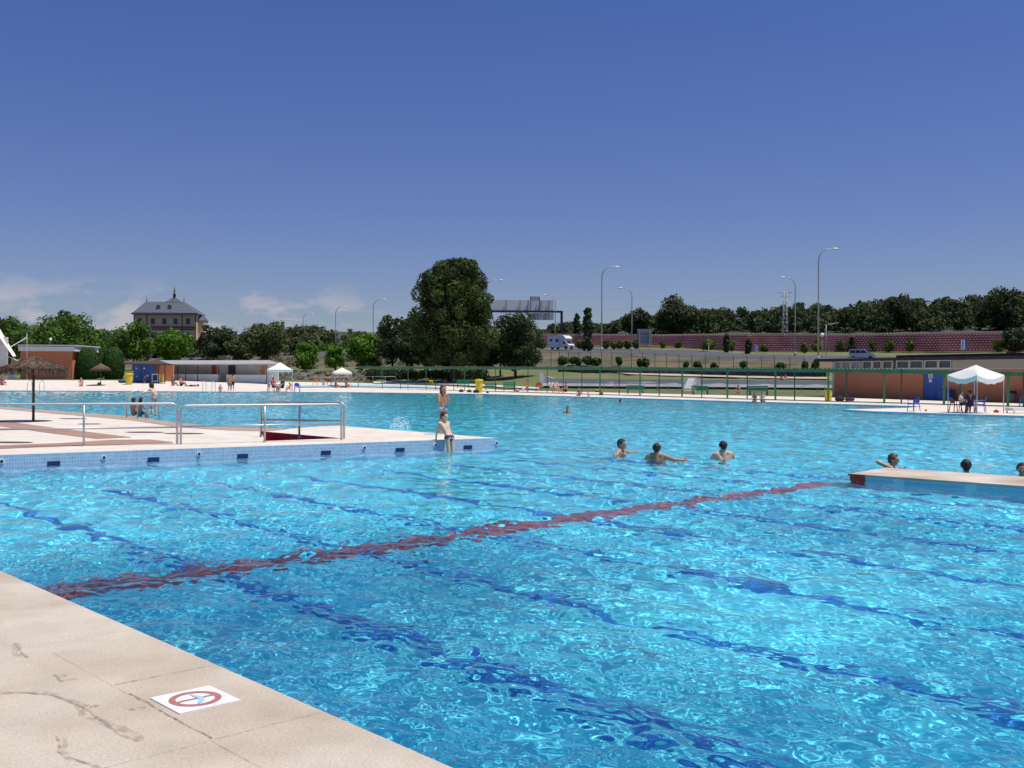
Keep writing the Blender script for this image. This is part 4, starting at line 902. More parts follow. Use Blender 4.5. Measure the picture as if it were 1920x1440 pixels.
xs = [672] + list(range(690, 2300, 15)); m = MB(); tooth = MB(); lowr = MB()
for x0, x1 in zip(xs[:-1], xs[1:]):
    a, b, ta, tb = fb(x0), fb(x1), ft(x0), ft(x1); h = .30
    for k, o in ((0, -.03), (1, .03)):
        pass
    y0 = Vector((0, .04, 0))
    m.add([ta - Vector((0, 0, h)) - y0, tb - Vector((0, 0, h)) - y0, tb - Vector((0, 0, .05)) - y0, ta - Vector((0, 0, .05)) - y0, ta - Vector((0, 0, h)) + y0, tb - Vector((0, 0, h)) + y0, tb - Vector((0, 0, .05)) + y0, ta - Vector((0, 0, .05)) + y0], [(0, 1, 2, 3), (7, 6, 5, 4), (3, 2, 6, 7), (0, 4, 5, 1)])
    nt_ = max(1, int((tb - ta).length / .3))
    for k in range(nt_):
        p0, p1 = ta.lerp(tb, k / nt_), ta.lerp(tb, (k + .6) / nt_); z = Vector((0, 0, .05))
        tooth.add([p0 - z, p1 - z, p1 + z * .8, p0 + z * .8], [(0, 1, 2, 3)])
    lowr.add([a + Vector((0, -.03, .02)), b + Vector((0, -.03, .02)), b + Vector((0, -.03, .09)), a + Vector((0, -.03, .09)), a + Vector((0, .03, .09)), b + Vector((0, .03, .09))], [(0, 1, 2, 3), (3, 2, 5, 4)])
part(m, 'top_band', m_green, t); part(tooth, 'teeth', M('fence_teeth', (.16, .26, .14), .6), t); part(lowr, 'bottom_rail', m_greend, t)
# ------------------------------------------------------------------ brick first aid building on the right
WA = G(1565, 745.3, ZD + .02); WB = G(1905, 755.6, ZD + .02); wd_ = (WB - WA).normalized(); wn_ = Vector((wd_.y, -wd_.x, 0))
if wn_.dot(-WA) < 0: wn_ = -wn_
def wx(x):
    r = ray(x, 720); n_ = Vector((wd_.y, -wd_.x, 0)); tt = (WA.dot(n_)) / (r.x * n_.x + r.y * n_.y); q = Vector((r.x * tt, tt, 0)); return (q - WA).dot(wd_)
KB = 1.12
def wbox(m, u0, u1, z0, z1, o0, o1):
    c = WA + wd_ * ((u0 + u1) / 2) + wn_ * ((o0 + o1) / 2)
    z0, z1 = ZD + z0 * KB, ZD + z1 * KB
    return m.box((c.x, c.y, (z0 + z1) / 2), (u1 - u0, o1 - o0, z1 - z0), math.atan2(wd_.y, wd_.x))
LW = 27.0; t = thing('first_aid_building', WA, 'flat roofed red brick building with blue first aid door on the right', 'building')
u0, u1 = wx(1731), wx(1772)
m = MB(); wbox(m, 0, u0, -.1, 2.28, -6, 0); wbox(m, u1, LW, -.1, 2.28, -6, 0); wbox(m, u0, u1, 2.12, 2.28, -6, 0); part(m, 'wall', m_brick, t)
m = MB(); wbox(m, -.28, 0, -.1, 2.9, -6, .02); part(m, 'corner_pier', M('cream_paint', (.52, .47, .36), .8), t)
m = MB(); wbox(m, u0, u1, -.05, 2.12, -.3, -.06); dr = part(m, 'door', m_blue, t)
m_plate = M('plate_white', (.8, .8, .78), .5)
uu = lambda x: wx(x)
m = MB(); wbox(m, uu(1736), uu(1752), 2.0, 2.18, -.04, .03); m.build('name_plate', m_plate, dr)
m = MB(); wbox(m, uu(1740), uu(1748), 1.62, 1.92, -.06, -.045); sg = m.build('first_aid_sign', m_plate, dr)
m = MB(); ua, ub = uu(1740), uu(1748); uc = (ua + ub) / 2; wbox(m, uc - .03, uc + .03, 1.65, 1.89, -.045, -.04); wbox(m, ua + .05, ub - .05, 1.74, 1.80, -.045, -.041); m.build('red_cross', m_redpl, sg)
m = MB(); wbox(m, uu(1741), uu(1746), 1.32, 1.56, -.06, -.045); m.build('paper_notice', m_plate, dr)
m = MB(); wbox(m, uu(1767), uu(1769), .95, 1.05, -.06, 0); m.build('handle', m_steel, dr)
m = MB(); wbox(m, uu(1715), uu(1724), 1.95, 2.08, 0, .03); part(m, 'wall_sign', m_plate, t)
m = MB(); wbox(m, 0, LW, 2.28, 2.32, -6, .03); part(m, 'ledge', m_white_c, t)
m = MB(); ue = uu(1785); wbox(m, ue, LW, 2.32, 2.92, -6, .0); part(m, 'upper_wall', M('cream_render', (.42, .37, .31), .85, var=.06, scale=.6), t)
m = MB(); wbox(m, .1, ue, 2.32, 2.92, -6, -.25); part(m, 'interior', M('inside_dark', (.05, .04, .04), .9), t)
for a, b in ((1557, 1576), (1579, 1593), (1596, 1612), (1617, 1633), (1636, 1651), (1655, 1672), (1681, 1703), (1706, 1729), (1734, 1757), (1760, 1782)):
    ua, ub = max(.05, uu(a)), uu(b)
    m = MB(); wbox(m, ua, ub, 2.38, 2.86, -.15, -.12); wo = part(m, 'window', M('pane_tint', (.07, .07, .085), .3) if a > 1615 else M('pane_pale', (.24, .24, .27), .3), t)
    m = MB(); wbox(m, ua - .07, ua, 2.32, 2.92, -.2, .02); wbox(m, ub, ub + .07, 2.32, 2.92, -.2, .02); wbox(m, ua, ub, 2.86, 2.92, -.2, .02); wbox(m, ua, ub, 2.32, 2.38, -.2, .02); m.build('frame', m_white_c, wo)
m = MB(); wbox(m, -1.9, LW, 2.93, 3.14, -6.5, .7); rf = part(m, 'roof', M('roof_felt', (.028, .028, .045), .85, var=.2, scale=2), t)
m = MB(); wbox(m, 7.5, LW, 3.142, 3.32, -6.0, .2); m.build('roof_parapet', M('roof_felt_dark', (.022, .022, .035), .85), rf)
m = MB(); wbox(m, uu(1862), uu(1880), 3.142, 3.42, -2, -1.4); m.build('roof_vent', M('rusty', (.25, .06, .04), .8), rf)
# things by the building
def on_wall(x, o, z=ZD): q = WA + wd_ * wx(x) + wn_ * o; return Vector((q.x, q.y, z))
for i, (x, lab) in enumerate(((1777, 'blue waste box beside the blue door, nearest the fence post'), (1788, 'dark blue waste box behind the seated people under the right gazebo'))):
    q = on_wall(x, .5); t = thing('waste_box', q, lab, 'bin'); a_ = math.atan2(wd_.y, wd_.x)
    MB().box((0, 0, .42), (.55, .5, .84), a_).build('body', m_blue, t); MB().box((0, 0, .87), (.6, .55, .06), a_).build('lid', M('lid_blue', (.02, .05, .22), .5), t)
q = on_wall(1907, .5); t = thing('litter_bin', q, 'grey litter bin with dark top by the brick wall at the right edge', 'bin')
MB().lathe([(.16, 0), (.22, .1), (.25, .75)], n=16).build('body', M('bin_grey', (.28, .22, .18), .7), t); MB().lathe([(.29, 0), (.29, .08), (.24, .16), (.05, .18)], (0, 0, .76), 16).build('lid', m_dark, t)
p = G(1583, 752.5, ZD); t = thing('duffel_bag', p, 'black and purple bags heaped on the deck below the brick wall', 'bag')
MB().ball((-.35, 0, .18), .3, 8, (1.3, .8, .7)).build('bag_body', cloth((.02, .015, .025)), t); MB().ball((.45, .1, .15), .28, 8, (1.4, .8, .6)).build('bag_body', cloth((.05, .02, .07)), t)
MB().tube([(-.6, 0, .3), (-.35, -.05, .48), (-.1, 0, .3)], .025, 6).build('handle', m_dark, t)
# ------------------------------------------------------------------ gazebos
def gazebo(xc, yb, w, yt, ye, label, rz=.2, droop=.0):
    p = TER(xc, yb); s = p.y / FPX; Wd = w * s; H = (yb - yt) * s; E_ = (yb - ye) * s; t = thing('gazebo', p, label, 'gazebo', 'white canvas gazebos', rz)
    h = Wd / 2 / (abs(cos(rz)) + abs(sin(rz))); cs = [(-h, -h), (h, -h), (h, h), (-h, h)]
    for x, y in cs: MB().tube([(x, y, 0), (x, y, E_ - .02)], .025, 6).build('leg', m_steel, t)
    m = MB(); N = 8; ring = []
    for k in range(4):
        (xa, ya), (xb, yb_) = cs[k], cs[(k + 1) % 4]
        for i in range(N): f = i / N; ring.append((xa + (xb - xa) * f, ya + (yb_ - ya) * f, E_ - droop * sin(pi * f)))
    n = len(ring); mid = [(x * .5, y * .5, E_ + (H - E_) * .46) for x, y, z in ring]
    m.add([(x * 1.03, y * 1.03, z) for x, y, z in ring] + mid + [(0, 0, H)], [(i, (i + 1) % n, (i + 1) % n + n, i + n) for i in range(n)] + [(i + n, (i + 1) % n + n, 2 * n) for i in range(n)])
    m.build('canopy', m_whitec, t)
    v = MB(); vs = [(x * 1.03, y * 1.03, z) for x, y, z in ring] + [(x * 1.03, y * 1.03, z - .24 - (.05 if i % 2 else 0)) for i, (x, y, z) in enumerate(ring)]
    v.add(vs, [(i, i + n, (i + 1) % n + n, (i + 1) % n) for i in range(n)]); v.build('valance', m_whitec, t)
    return t
gazebo(525, 734, 53, 679, 693, 'white canvas gazebo over seated people at the far left pool edge')
gazebo(641, 726, 40, 689, 698, 'farthest white canvas gazebo above the orange and red chairs', .3)
gazebo(1829, 774, 89, 684, 703, 'large white canvas gazebo before the brick building on the right', .42, .22)
# ------------------------------------------------------------------ plastic chairs, table, benches
def chair(p, rz, label, mat, k=1.0):
    t = thing('plastic_chair', p, label, 'chair', 'plastic deck chairs', rz)
    m = MB(); m.box((0, 0, .43 * k), (.44 * k, .44 * k, .03)); m.build('seat', mat, t)
    m = MB(); vs = []
    for i in range(7):
        a = -1 + i / 3; x = a * .22 * k; y = -.21 * k - .05 * (1 - a * a); vs += [(x, y, .5 * k), (x * 1.05, y - .06 * k, (.84 - .09 * a * a) * k)]
    vs += [(x, y + .02, z) for x, y, z in vs]; m.add(vs, [(2 * i, 2 * i + 2, 2 * i + 3, 2 * i + 1) for i in range(6)] + [(14 + 2 * i + 1, 14 + 2 * i + 3, 14 + 2 * i + 2, 14 + 2 * i) for i in range(6)] + [(2 * i + 1, 2 * i + 3, 17 + 2 * i, 15 + 2 * i) for i in range(6)])
    m.build('backrest', mat, t)
    for sx in (-1, 1):
        MB().tube([(sx * .2 * k, .2 * k, .42 * k), (sx * .24 * k, .25 * k, 0)], .022 * k, 6).build('leg', mat, t)
        MB().tube([(sx * .2 * k, -.2 * k, .52 * k), (sx * .24 * k, -.27 * k, 0)], .022 * k, 6).build('leg', mat, t)
        MB().tube([(sx * .24 * k, .2 * k, .43 * k), (sx * .25 * k, .18 * k, .65 * k), (sx * .23 * k, -.22 * k, .66 * k)], .022 * k, 6).build('armrest', mat, t)
    return t
chair(TER(557, 735), R(200), 'empty blue plastic chair standing right of the far left gazebo', m_bluepl, 1.15)
chair(TER(509, 735.5), R(-60), 'red plastic chair at the left side of the far left gazebo', m_redpl, 1.1)
chair(TER(541, 734), R(80), 'red plastic chair at the right side of the far left gazebo', m_redpl)
chair(TER(591, 723), R(30), 'orange plastic chair, leftmost beneath the farthest gazebo', M('orange_plastic', (.75, .22, .04), .5), 1.1)
chair(TER(617, 723.5), R(0), 'bright red plastic chair beneath the left corner of the farthest gazebo', m_redpl, 1.1)
chair(TER(1010, 734), R(0), 'red plastic chair behind the fence beside two women', m_redpl, 1.25)
chair(G(1713, 771.5, ZD), R(118), 'empty blue plastic chair alone on the deck before the brick building', m_bluepl, .95)
chair(G(1792, 773, ZD), R(-80), 'dark red plastic chair at the left of the right gazebo table', M('wine_plastic', (.13, .015, .03), .5), .96)
chair(G(1808, 770.5, ZD), R(-10), 'dark plastic chair behind the table under the right gazebo', M('dark_plastic', (.05, .03, .05), .5), .96)
chair(G(1838, 772.5, ZD), R(75), 'blue plastic chair at the right of the right gazebo table', m_bluepl, .96)
chair(G(1919, 763, ZD), R(70), 'blue plastic chair cut by the right edge near the fence', m_bluepl, .96)
def table(p, label, mat, mt2, k=1.0):
    t = thing('table', p, label, 'table'); MB().lathe([(.42 * k, 0), (.44 * k, .015), (.42 * k, .03)], (0, 0, .70 * k), 20).build('tabletop', mat, t)
    for a in range(4): MB().tube([(.3 * k * cos(a * pi / 2 + .6), .3 * k * sin(a * pi / 2 + .6), .7 * k), (.36 * k * cos(a * pi / 2 + .6), .36 * k * sin(a * pi / 2 + .6), 0)], .025, 6).build('leg', mt2, t)
table(G(1820, 773.8, ZD), 'small round table under the large right gazebo', m_white, m_bluepl, .9)
table(TER(520, 733), 'small round red table under the far left gazebo', m_redpl, m_redpl)
def bench(x, yb, w, h, label, rz=0.0):
    p = TER(x, yb); s = p.y / FPX; L = w * s; H = h * s; t = thing('bench', p, label, 'bench', 'green slatted benches behind the fence', rz)
    m = MB()
    for k in range(3): m.box((0, .05 - k * .16, H * .45), (L, .11, .035))
    m.build('seat', m_bench, t); m = MB()
    for k in range(3): m.box((0, .18 + k * .05, H * (.58 + k * .19)), (L, .04, H * .14))
    m.build('backrest', m_bench, t)
    for sx in (-.42, .42):
        MB().box((sx * L, -.22, H * .22), (.06, .06, H * .44)).build('leg', m_greend, t)
        MB().tube([(sx * L, .12, 0), (sx * L, .15, H * .45), (sx * L, .32, H)], .035, 5).build('leg', m_greend, t)
bench(955, 734, 24, 17, 'green bench behind the fence just right of the yellow bin')
bench(868, 727, 24, 14, 'green bench in the shade behind the girl at the pool edge')
bench(1191, 738, 33, 15, 'green bench left of the white stair block')
bench(1313, 740, 32, 16, 'green bench directly below the white stair block')
bench(1422, 741, 38, 17, 'green bench behind the two bathers, rightmost of the row')
bench(920, 731, 22, 12, 'dark green bench half hidden right behind the yellow bin')
# ------------------------------------------------------------------ thatched parasols
def parasol(x, yb, yt, ye, yf, w, label, d=None, n=5200):
    p = TER(x, yb) if d is None else AT(x, yb, d); s = p.y / FPX; H, E_, Fz, Rr = (yb - yt) * s, (yb - ye) * s, (yb - yf) * s, w * s / 2
    t = thing('thatched_parasol', p, label, 'parasol', 'thatched parasols')
    MB().tube([(0, 0, -.02), (0, 0, H * .96)], [.045, .04], 10).build('pole', m_wood, t)
    rg = random.Random(int(x) + 3); wob = lambda k, z: 1 + .05 * sin(k * 2.3 + z * 7)
    m = MB().lathe([(.02, H), (.07 * Rr, H * .99), (.30 * Rr, H - (H - E_) * .30), (.62 * Rr, H - (H - E_) * .60), (Rr * .97, E_ + .02), (Rr * .93, E_ - .06), (.5 * Rr, H - (H - E_) * .66), (.03, H - .1)], n=40, wob=wob)
    th = m.build('thatch', m_thatch, t)
    g = np.random.default_rng(abs(int(x))); u = np.sqrt(g.random(n)) * 1.03; a = g.uniform(0, 2 * pi, n); zz = H + (E_ - H) * u ** .92 + .015; c = np.stack([Rr * u * np.cos(a), Rr * u * np.sin(a), zz], 1)
    dr = np.stack([np.cos(a), np.sin(a), np.full(n, (E_ - H) / Rr)], 1) + g.normal(size=(n, 3)) * .13; dr /= np.linalg.norm(dr, axis=1)[:, None]
    l = g.uniform(.07, .16, (n, 1)) * Rr / .94; hang = (u > .92)[:, None]; dr = np.where(hang, dr * .25 + np.array([0, 0, -1.0]), dr); l = np.where(hang, g.uniform(.5, 1.05, (n, 1)) * (E_ - Fz), l)
    sd = np.cross(dr, np.array([0, 0, 1.0]) + g.normal(size=(n, 3)) * .3); sd /= np.linalg.norm(sd, axis=1)[:, None]; w2 = .011 * Rr / .94
    v = np.stack([c - sd * w2, c + sd * w2, c + dr * l + sd * w2 * .4, c + dr * l - sd * w2 * .4], 1).reshape(-1, 3)
    npmesh('fringe', v, np.arange(4 * n).reshape(n, 4), m_thatch, t, smooth=False)
    for k in range(6):
        q = k * pi / 3; MB().tube([(0, 0, H * .72), (Rr * .6 * cos(q), Rr * .6 * sin(q), H - (H - E_) * .66)], .016, 5).build('strut', m_wood, t)
parasol(62.5, 801, 667, 691, 704, 116, 'large thatched parasol on a dark pole standing on the near peninsula')
parasol(189, 722.5, 681, 692, 696, 36, 'small thatched parasol on the far deck before the clipped hedges', n=2500)
parasol(-12, 722, 680, 692, 698, 44, 'thatched parasol cut by the left edge beyond the pool', n=2500)
# ------------------------------------------------------------------ steel railings on the peninsula
def railing(pts, yh, label, ends=(1, 1), h=.95, hm=.40, posts=(), rr_=.027):
    P = [G(*p) for p in pts]; t = thing('railing', P[0], label, 'railing', 'steel railings on the peninsula'); a, b = P[0], P[-1]; q = .13; dr = (b - a).normalized(); z = lambda v: Vector((0, 0, v))
    L = []
    if ends[0]: L += [a + z(-.05), a + z(h - q)] + [a + dr * q * (1 - cos(k)) + z(h - q + q * sin(k)) for k in (.4, .8, 1.2)]
    else: L += [a + z(h)]
    if ends[0]: L.append(a + dr * q + z(h))
    if ends[1]: L += [b - dr * q + z(h)] + [b - dr * q * (1 - cos(k)) + z(h - q + q * sin(k)) for k in (1.2, .8, .4)] + [b + z(h - q), b + z(-.05)]
    else: L += [b + z(h)]
    part(MB().tube(L, rr_, 10), 'top_rail', m_steel, t); part(MB().tube([a + z(hm), b + z(hm)], rr_ * .8, 8), 'mid_rail', m_steel, t)
    for x in posts:
        c = G(*x); c2 = a + dr * (c - a).dot(dr); part(MB().tube([c2 + z(-.05), c2 + z(h - rr_)], rr_, 8), 'post', m_steel, t)
        part(MB().lathe([(.055, 0), (.055, .012)], c2, 12), 'base_plate', m_steel, t)
railing([(-160, 842), (332, 833)], 0, 'long steel railing on the left of the peninsula by the big parasol', (1, 1), .95, .40, ((157, 837), (-20, 840)))
railing([(339, 833), (640, 825)], 0, 'steel railing in the middle of the peninsula, near side of the red ramp', (1, 1), .90, .41, ((497, 829),))
railing([(489, 819), (645, 822.5)], 0, 'steel railing behind the red ramp near the tip', (1, 1), .93, .45, ((562, 820.5),), .028)
# pool ladders
def ladder(p, dirv, label, h=.85, w=.5, out=.55):
    t = thing('pool_ladder', p, label, 'ladder', 'steel pool ladders'); s = Vector((-dirv.y, dirv.x, 0))
    for k in (-1, 1):
        o = p + s * (w / 2 * k); L = [o - dirv * .5 + Vector((0, 0, 0)), o - dirv * .5 + Vector((0, 0, h * .55))] + [o - dirv * .12 - dirv * .38 * cos(q) + Vector((0, 0, h * .6 + h * .4 * sin(q))) for q in np.linspace(.2, pi - .2, 8)] + [o + dirv * .3 + Vector((0, 0, h * .5)), o + dirv * .34 + Vector((0, 0, -1.0))]
        part(MB().tube(L, .024, 8), 'rail', m_steel, t)
    for z in (-.12, -.4, -.68): part(MB().tube([p + s * (w / 2) + dirv * .34 + Vector((0, 0, z)), p - s * (w / 2) + dirv * .34 + Vector((0, 0, z))], .03, 6), 'step', m_steel, t)
bd = Vector((.72, .69, 0)).normalized()
ladder(G(272, 783.5), bd, 'steel pool ladder gripped by the climbing girl at the peninsula edge', 1.0, .95)
ladder(G(391, 733.8), Vector((-.1, -1, 0)).normalized(), 'steel ladder on the far edge left of the standing couple', 1.0, .9)
ladder(G(66, 732), Vector((-.1, -1, 0)).normalized(), 'steel ladder on the far edge seen beside the big parasol pole', .95, 1.2)
# ------------------------------------------------------------------ fittings on the peninsula wall, block, tile
def onpen(x, z): # point on the peninsula's front wall
    r = ray(x, 830); n_ = Vector((PD.y, -PD.x, 0)); tt = TIP.dot(n_) / (r.x * n_.x + r.y * n_.y); return Vector((r.x * tt, tt, z))
pa = math.atan2(PD.y, PD.x)
for x, lab in ((3, 'at the left edge of the photo'), (195, 'below the first railing post'), (373, 'below the middle railing'), (683, 'below the end of the railings'), (816, 'beside the leaning boy'), (931, 'at the tip of the peninsula')):
    c = onpen(x, -.13); t = thing('wall_inlet', c, 'round white water inlet in the blue tiled wall, ' + lab, 'inlet', 'round inlets in the peninsula wall', pa)
    sg_ = 1 if PN.dot(Vector((-sin(pa), cos(pa), 0))) > 0 else -1
    def ringm(r, o, w):
        m = MB(); n = 16; m.add([(r * cos(2 * pi * k / n), sg_ * o_, r * sin(2 * pi * k / n)) for o_ in (o - w, o) for k in range(n)], [tuple(range(n - 1, -1, -1)), tuple(range(n, 2 * n))] + [(k, (k + 1) % n, (k + 1) % n + n, k + n) for k in range(n)]); return m
    ringm(.052, .02, .03).build('flange', m_plate, t); ringm(.032, .026, .012).build('nozzle', m_dark, t)
for x, lab in ((101, 'leftmost along the wall'), (288, 'between the first two railing posts'), (455, 'below the middle railing, squarest'), (611, 'below the red ramp'), (750, 'left of the leaning boy'), (877, 'right of the leaning boy')):
    c = onpen(x, -.215); t = thing('overflow_grate', c, 'dark blue overflow grate at the waterline, ' + lab, 'grate', 'blue grates at the waterline of the peninsula wall', pa)
    MB().box((0, sg_ * .01, 0), (.24, .03, .10)).build('frame', M('navy_frame', (.01, .03, .16), .5), t); m = MB()
    for k in range(5): m.box((-.09 + k * .045, sg_ * .029, 0), (.012, .008, .085))
    m.build('bars', m_dark, t)
A_, B_ = G(1594, 888, -.16), G(1662, 877, -.16); fd = (G(1920, 911, -.16) - A_).normalized(); fd.z = 0
t = thing('pool_divider', A_, 'low concrete divider wall with red end in the pool at right', 'divider')
C_ = A_ + fd * 15; D_ = B_ + fd * 15; m = MB().prism([A_, C_, D_, B_], ZF - .05, -.197); wet(part(m, 'wall', m_mosaic, t))
nf = Vector((fd.y, -fd.x, 0)); nf = nf if nf.y < 0 else -nf; ov = nf * .03
m = MB().prism([A_ + ov - fd * .02, C_ + ov, D_ - ov, B_ - ov - fd * .02], -.195, -.16); part(m, 'coping', concrete('block_concrete', (.66, .58, .50), (.42, .33, .25), .12), t)
m = MB().prism([A_ + nf * .004 - fd * .004, A_ + fd * .30 + nf * .004, A_ + fd * .30 - nf * .1, A_ - nf * .1 - fd * .004], ZF, -.199); wet(part(m, 'red_end', m_red, t))
m = MB().prism([A_ + ov * 1.1 - fd * .03, A_ + fd * .30 + ov * 1.1, A_ + fd * .30 + ov * 1.05, A_ - fd * .03 + ov * 1.05], -.194, -.165); part(m, 'red_edge', m_red, t)
# no diving tile set in the near deck
q = [G(280, 1309.5), G(392.5, 1287), G(452.5, 1314.5), G(337.5, 1341)]; cx = sum(q, Vector()) / 4; ax = ((q[2] - q[1]) + (q[3] - q[0])).normalized(); ay = ((q[1] - q[0]) + (q[2] - q[3])).normalized(); hx_ = .168; hy_ = .162
t = thing('no_diving_tile', cx, 'white floor tile with red crossed ring and blue diver on the near deck', 'sign')
def tl(u, v, z): return tuple(cx + ax * u + ay * v + Vector((0, 0, z)))
m = MB(); m.prism([tl(-hx_, -hy_, 0), tl(hx_, -hy_, 0), tl(hx_, hy_, 0), tl(-hx_, hy_, 0)], -.002, .006); part(m, 'tile', M('tile_white', (.80, .76, .75), .5, col2=(.68, .62, .58), scale=14, thr=(.25, .5)), t)
m_mark = M('mark_red', (.40, .16, .14), .6, var=.12, scale=30); m = MB(); n = 40; vs = []
for k in range(n):
    a = 2 * pi * k / n; vs += [tl(.095 * cos(a) * 1.0, .095 * sin(a), .0075), tl(.128 * cos(a), .128 * sin(a), .0075)]
m.add(vs, [(2 * k, 2 * k + 1, (2 * k + 3) % (2 * n), (2 * k + 2) % (2 * n)) for k in range(n)]); part(m, 'ring', m_mark, t)
m = MB(); m.add([tl(-.010 + .0, -.095, .0075), tl(.010, -.095, .0075), tl(.010, .095, .0075), tl(-.010, .095, .0075)], [(0, 1, 2, 3)]); part(m, 'bar', m_mark, t)
dp = [(-.088, .008), (-.055, .022), (-.02, .038), (.015, .042), (.045, .028), (.075, .0), (.088, -.03), (.062, -.018), (.03, .004), (.0, .012), (-.035, .006)]
m = MB(); m.add([tl(u, v, .0085) for u, v in dp], [(0, 1, 2, 10), (2, 3, 9, 10), (3, 4, 8, 9), (4, 5, 7, 8), (5, 6, 7)]); part(m, 'diver', M('diver_blue', (.34, .56, .64), .6), t)
# splash behind the peninsula
p = G(750, 801, ZW); t = thing('water_splash', p, 'small white splash of water beyond the peninsula', 'splash'); rg = random.Random(2); m = MB()
for i in range(190):
    a = rg.uniform(0, 2 * pi); r = rg.uniform(0, .34) ; z = rg.uniform(0, 1) ** 2 * .42 * (1 - r * 1.6); m.ball((r * cos(a) * 1.2, r * sin(a), max(0, z) + .02), rg.uniform(.008, .026), 4)
m.build('droplet', m_globe, t)['kind'] = 'stuff'
# small things on the far decks
def lump(x, yb, wpx, hpx, col, label, cat, name, g_=None):
    p = TER(x, yb); s = p.y / FPX; w, h = wpx * s, hpx * s; t = thing(name, p, label, cat, g_)
    m = MB(); rg = random.Random(int(x)); m.lathe([(w * .42, 0), (w * .5, h * .3), (w * .42, h * .75), (w * .2, h)], n=14, wob=lambda k, z: 1 + .12 * sin(k * 1.7)); m.build('body', cloth(col), t)
    MB().tube([(-w * .25, 0, h * .8), (0, 0, h * 1.2), (w * .25, 0, h * .8)], max(.012, h * .05), 5).build('handle', m_dark, t)
lump(186, 723, 7, 6, (.10, .08, .05), 'dark box bag at the foot of the small thatched parasol', 'bag', 'beach_bag')
lump(1868, 773.5, 10, 5, (.5, .03, .02), 'red beach bag on the deck under the large right gazebo', 'bag', 'beach_bag')
lump(1736, 771, 5, 3, (.5, .06, .04), 'small red towel bundle beside the lone blue chair', 'towel', 'towel_bundle')
lump(836, 719, 9, 8, (.62, .22, .26), 'pink bundle of towels behind the fence above the girl', 'towel', 'towel_bundle')
lump(893, 736.5, 12, 6, (.02, .015, .015), 'black sports bag at the pool edge left of the yellow bin', 'bag', 'beach_bag')
lump(865, 735, 9, 5, (.03, .02, .02), 'small dark bag at the pool edge behind the girl', 'bag', 'beach_bag')
lump(880, 735.5, 9, 5, (.05, .06, .03), 'olive bag between the two dark bags at the pool edge', 'bag', 'beach_bag')
lump(914, 737, 5, 4, (.06, .05, .08), 'tiny dark bag just right of the yellow bin', 'bag', 'beach_bag')
lump(970, 735, 8, 6, (.55, .25, .22), 'pink bag on the deck behind the green bench', 'bag', 'beach_bag')
lump(1120, 735, 9, 5, (.5, .2, .12), 'orange bag on the grass by the first thick fence post', 'bag', 'beach_bag')
lump(981, 733, 6, 5, (.6, .6, .62), 'white bag on the deck beside the standing child', 'bag', 'beach_bag')
lump(1127, 741, 8, 7, (.10, .13, .02), 'olive green bag at the foot of the first thick fence post', 'bag', 'beach_bag')
def mat_stack(x, yb, label):
    p = G(x, yb, ZD); t = thing('sunbed', p, label, 'sunbed', None, .3); MB().box((0, 0, .24), (1.4, .6, .10)).build('mattress', m_white, t); m = MB().box((0, 0, .16), (1.45, .64, .05)); m.build('frame', m_plate, t)
    for a in (-.6, .6):
        for b in (-.25, .25): MB().box((a, b, .07), (.06, .06, .14)).build('leg', m_plate, t)
mat_stack(1912, 774.5, 'white low sunbed at the right edge of the far deck')
# flat dark oval sheets with a thin rim laid on the peninsula paving
m_oval = M('oval_brown', (.13, .10, .085), .8)
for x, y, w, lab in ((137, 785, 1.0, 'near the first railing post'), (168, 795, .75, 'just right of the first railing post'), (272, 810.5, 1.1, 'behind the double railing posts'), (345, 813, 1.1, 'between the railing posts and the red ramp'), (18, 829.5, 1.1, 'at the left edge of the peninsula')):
    p = G(x, y); t = thing('dark_oval', p, 'flat dark oval mark on the peninsula paving, ' + lab, 'drain cover', 'dark oval marks on the peninsula paving', -.1)
    m = MB(); n = 20; m.add([(w / 2 * cos(2 * pi * k / n), .26 * sin(2 * pi * k / n), .008) for k in range(n)], [tuple(range(n))]); m.build('lid', m_oval, t)
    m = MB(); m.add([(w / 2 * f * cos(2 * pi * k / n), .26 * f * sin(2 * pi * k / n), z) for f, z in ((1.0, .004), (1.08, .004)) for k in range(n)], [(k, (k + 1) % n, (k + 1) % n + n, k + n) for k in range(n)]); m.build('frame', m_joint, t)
# ------------------------------------------------------------------ people: tapered capsules fused into one skin
def hull(bm, p1, r1, p2, r2, seg=10):
    t = bmesh.new()
    for p, r in ((p1, r1), (p2, r2)):
        rr_ = r if isinstance(r, tuple) else (r, r, r)
        bmesh.ops.create_uvsphere(t, u_segments=seg, v_segments=max(5, seg - 3), radius=1, matrix=Matrix.Translation(p) @ Matrix.Diagonal((*rr_, 1)))
    res = bmesh.ops.convex_hull(t, input=t.verts[:])
    gone = [g for g in res['geom_interior'] if isinstance(g, bmesh.types.BMVert)] + [g for g in res['geom_unused'] if isinstance(g, bmesh.types.BMVert)]
    if gone: bmesh.ops.delete(t, geom=list(set(gone)), context='VERTS')
    n = len(bm.verts); vm = {}
    for v in t.verts: vm[v] = bm.verts.new(v.co)
    for f in t.faces:
        try: bm.faces.new([vm[v] for v in f.verts])
        except ValueError: pass
    t.free()
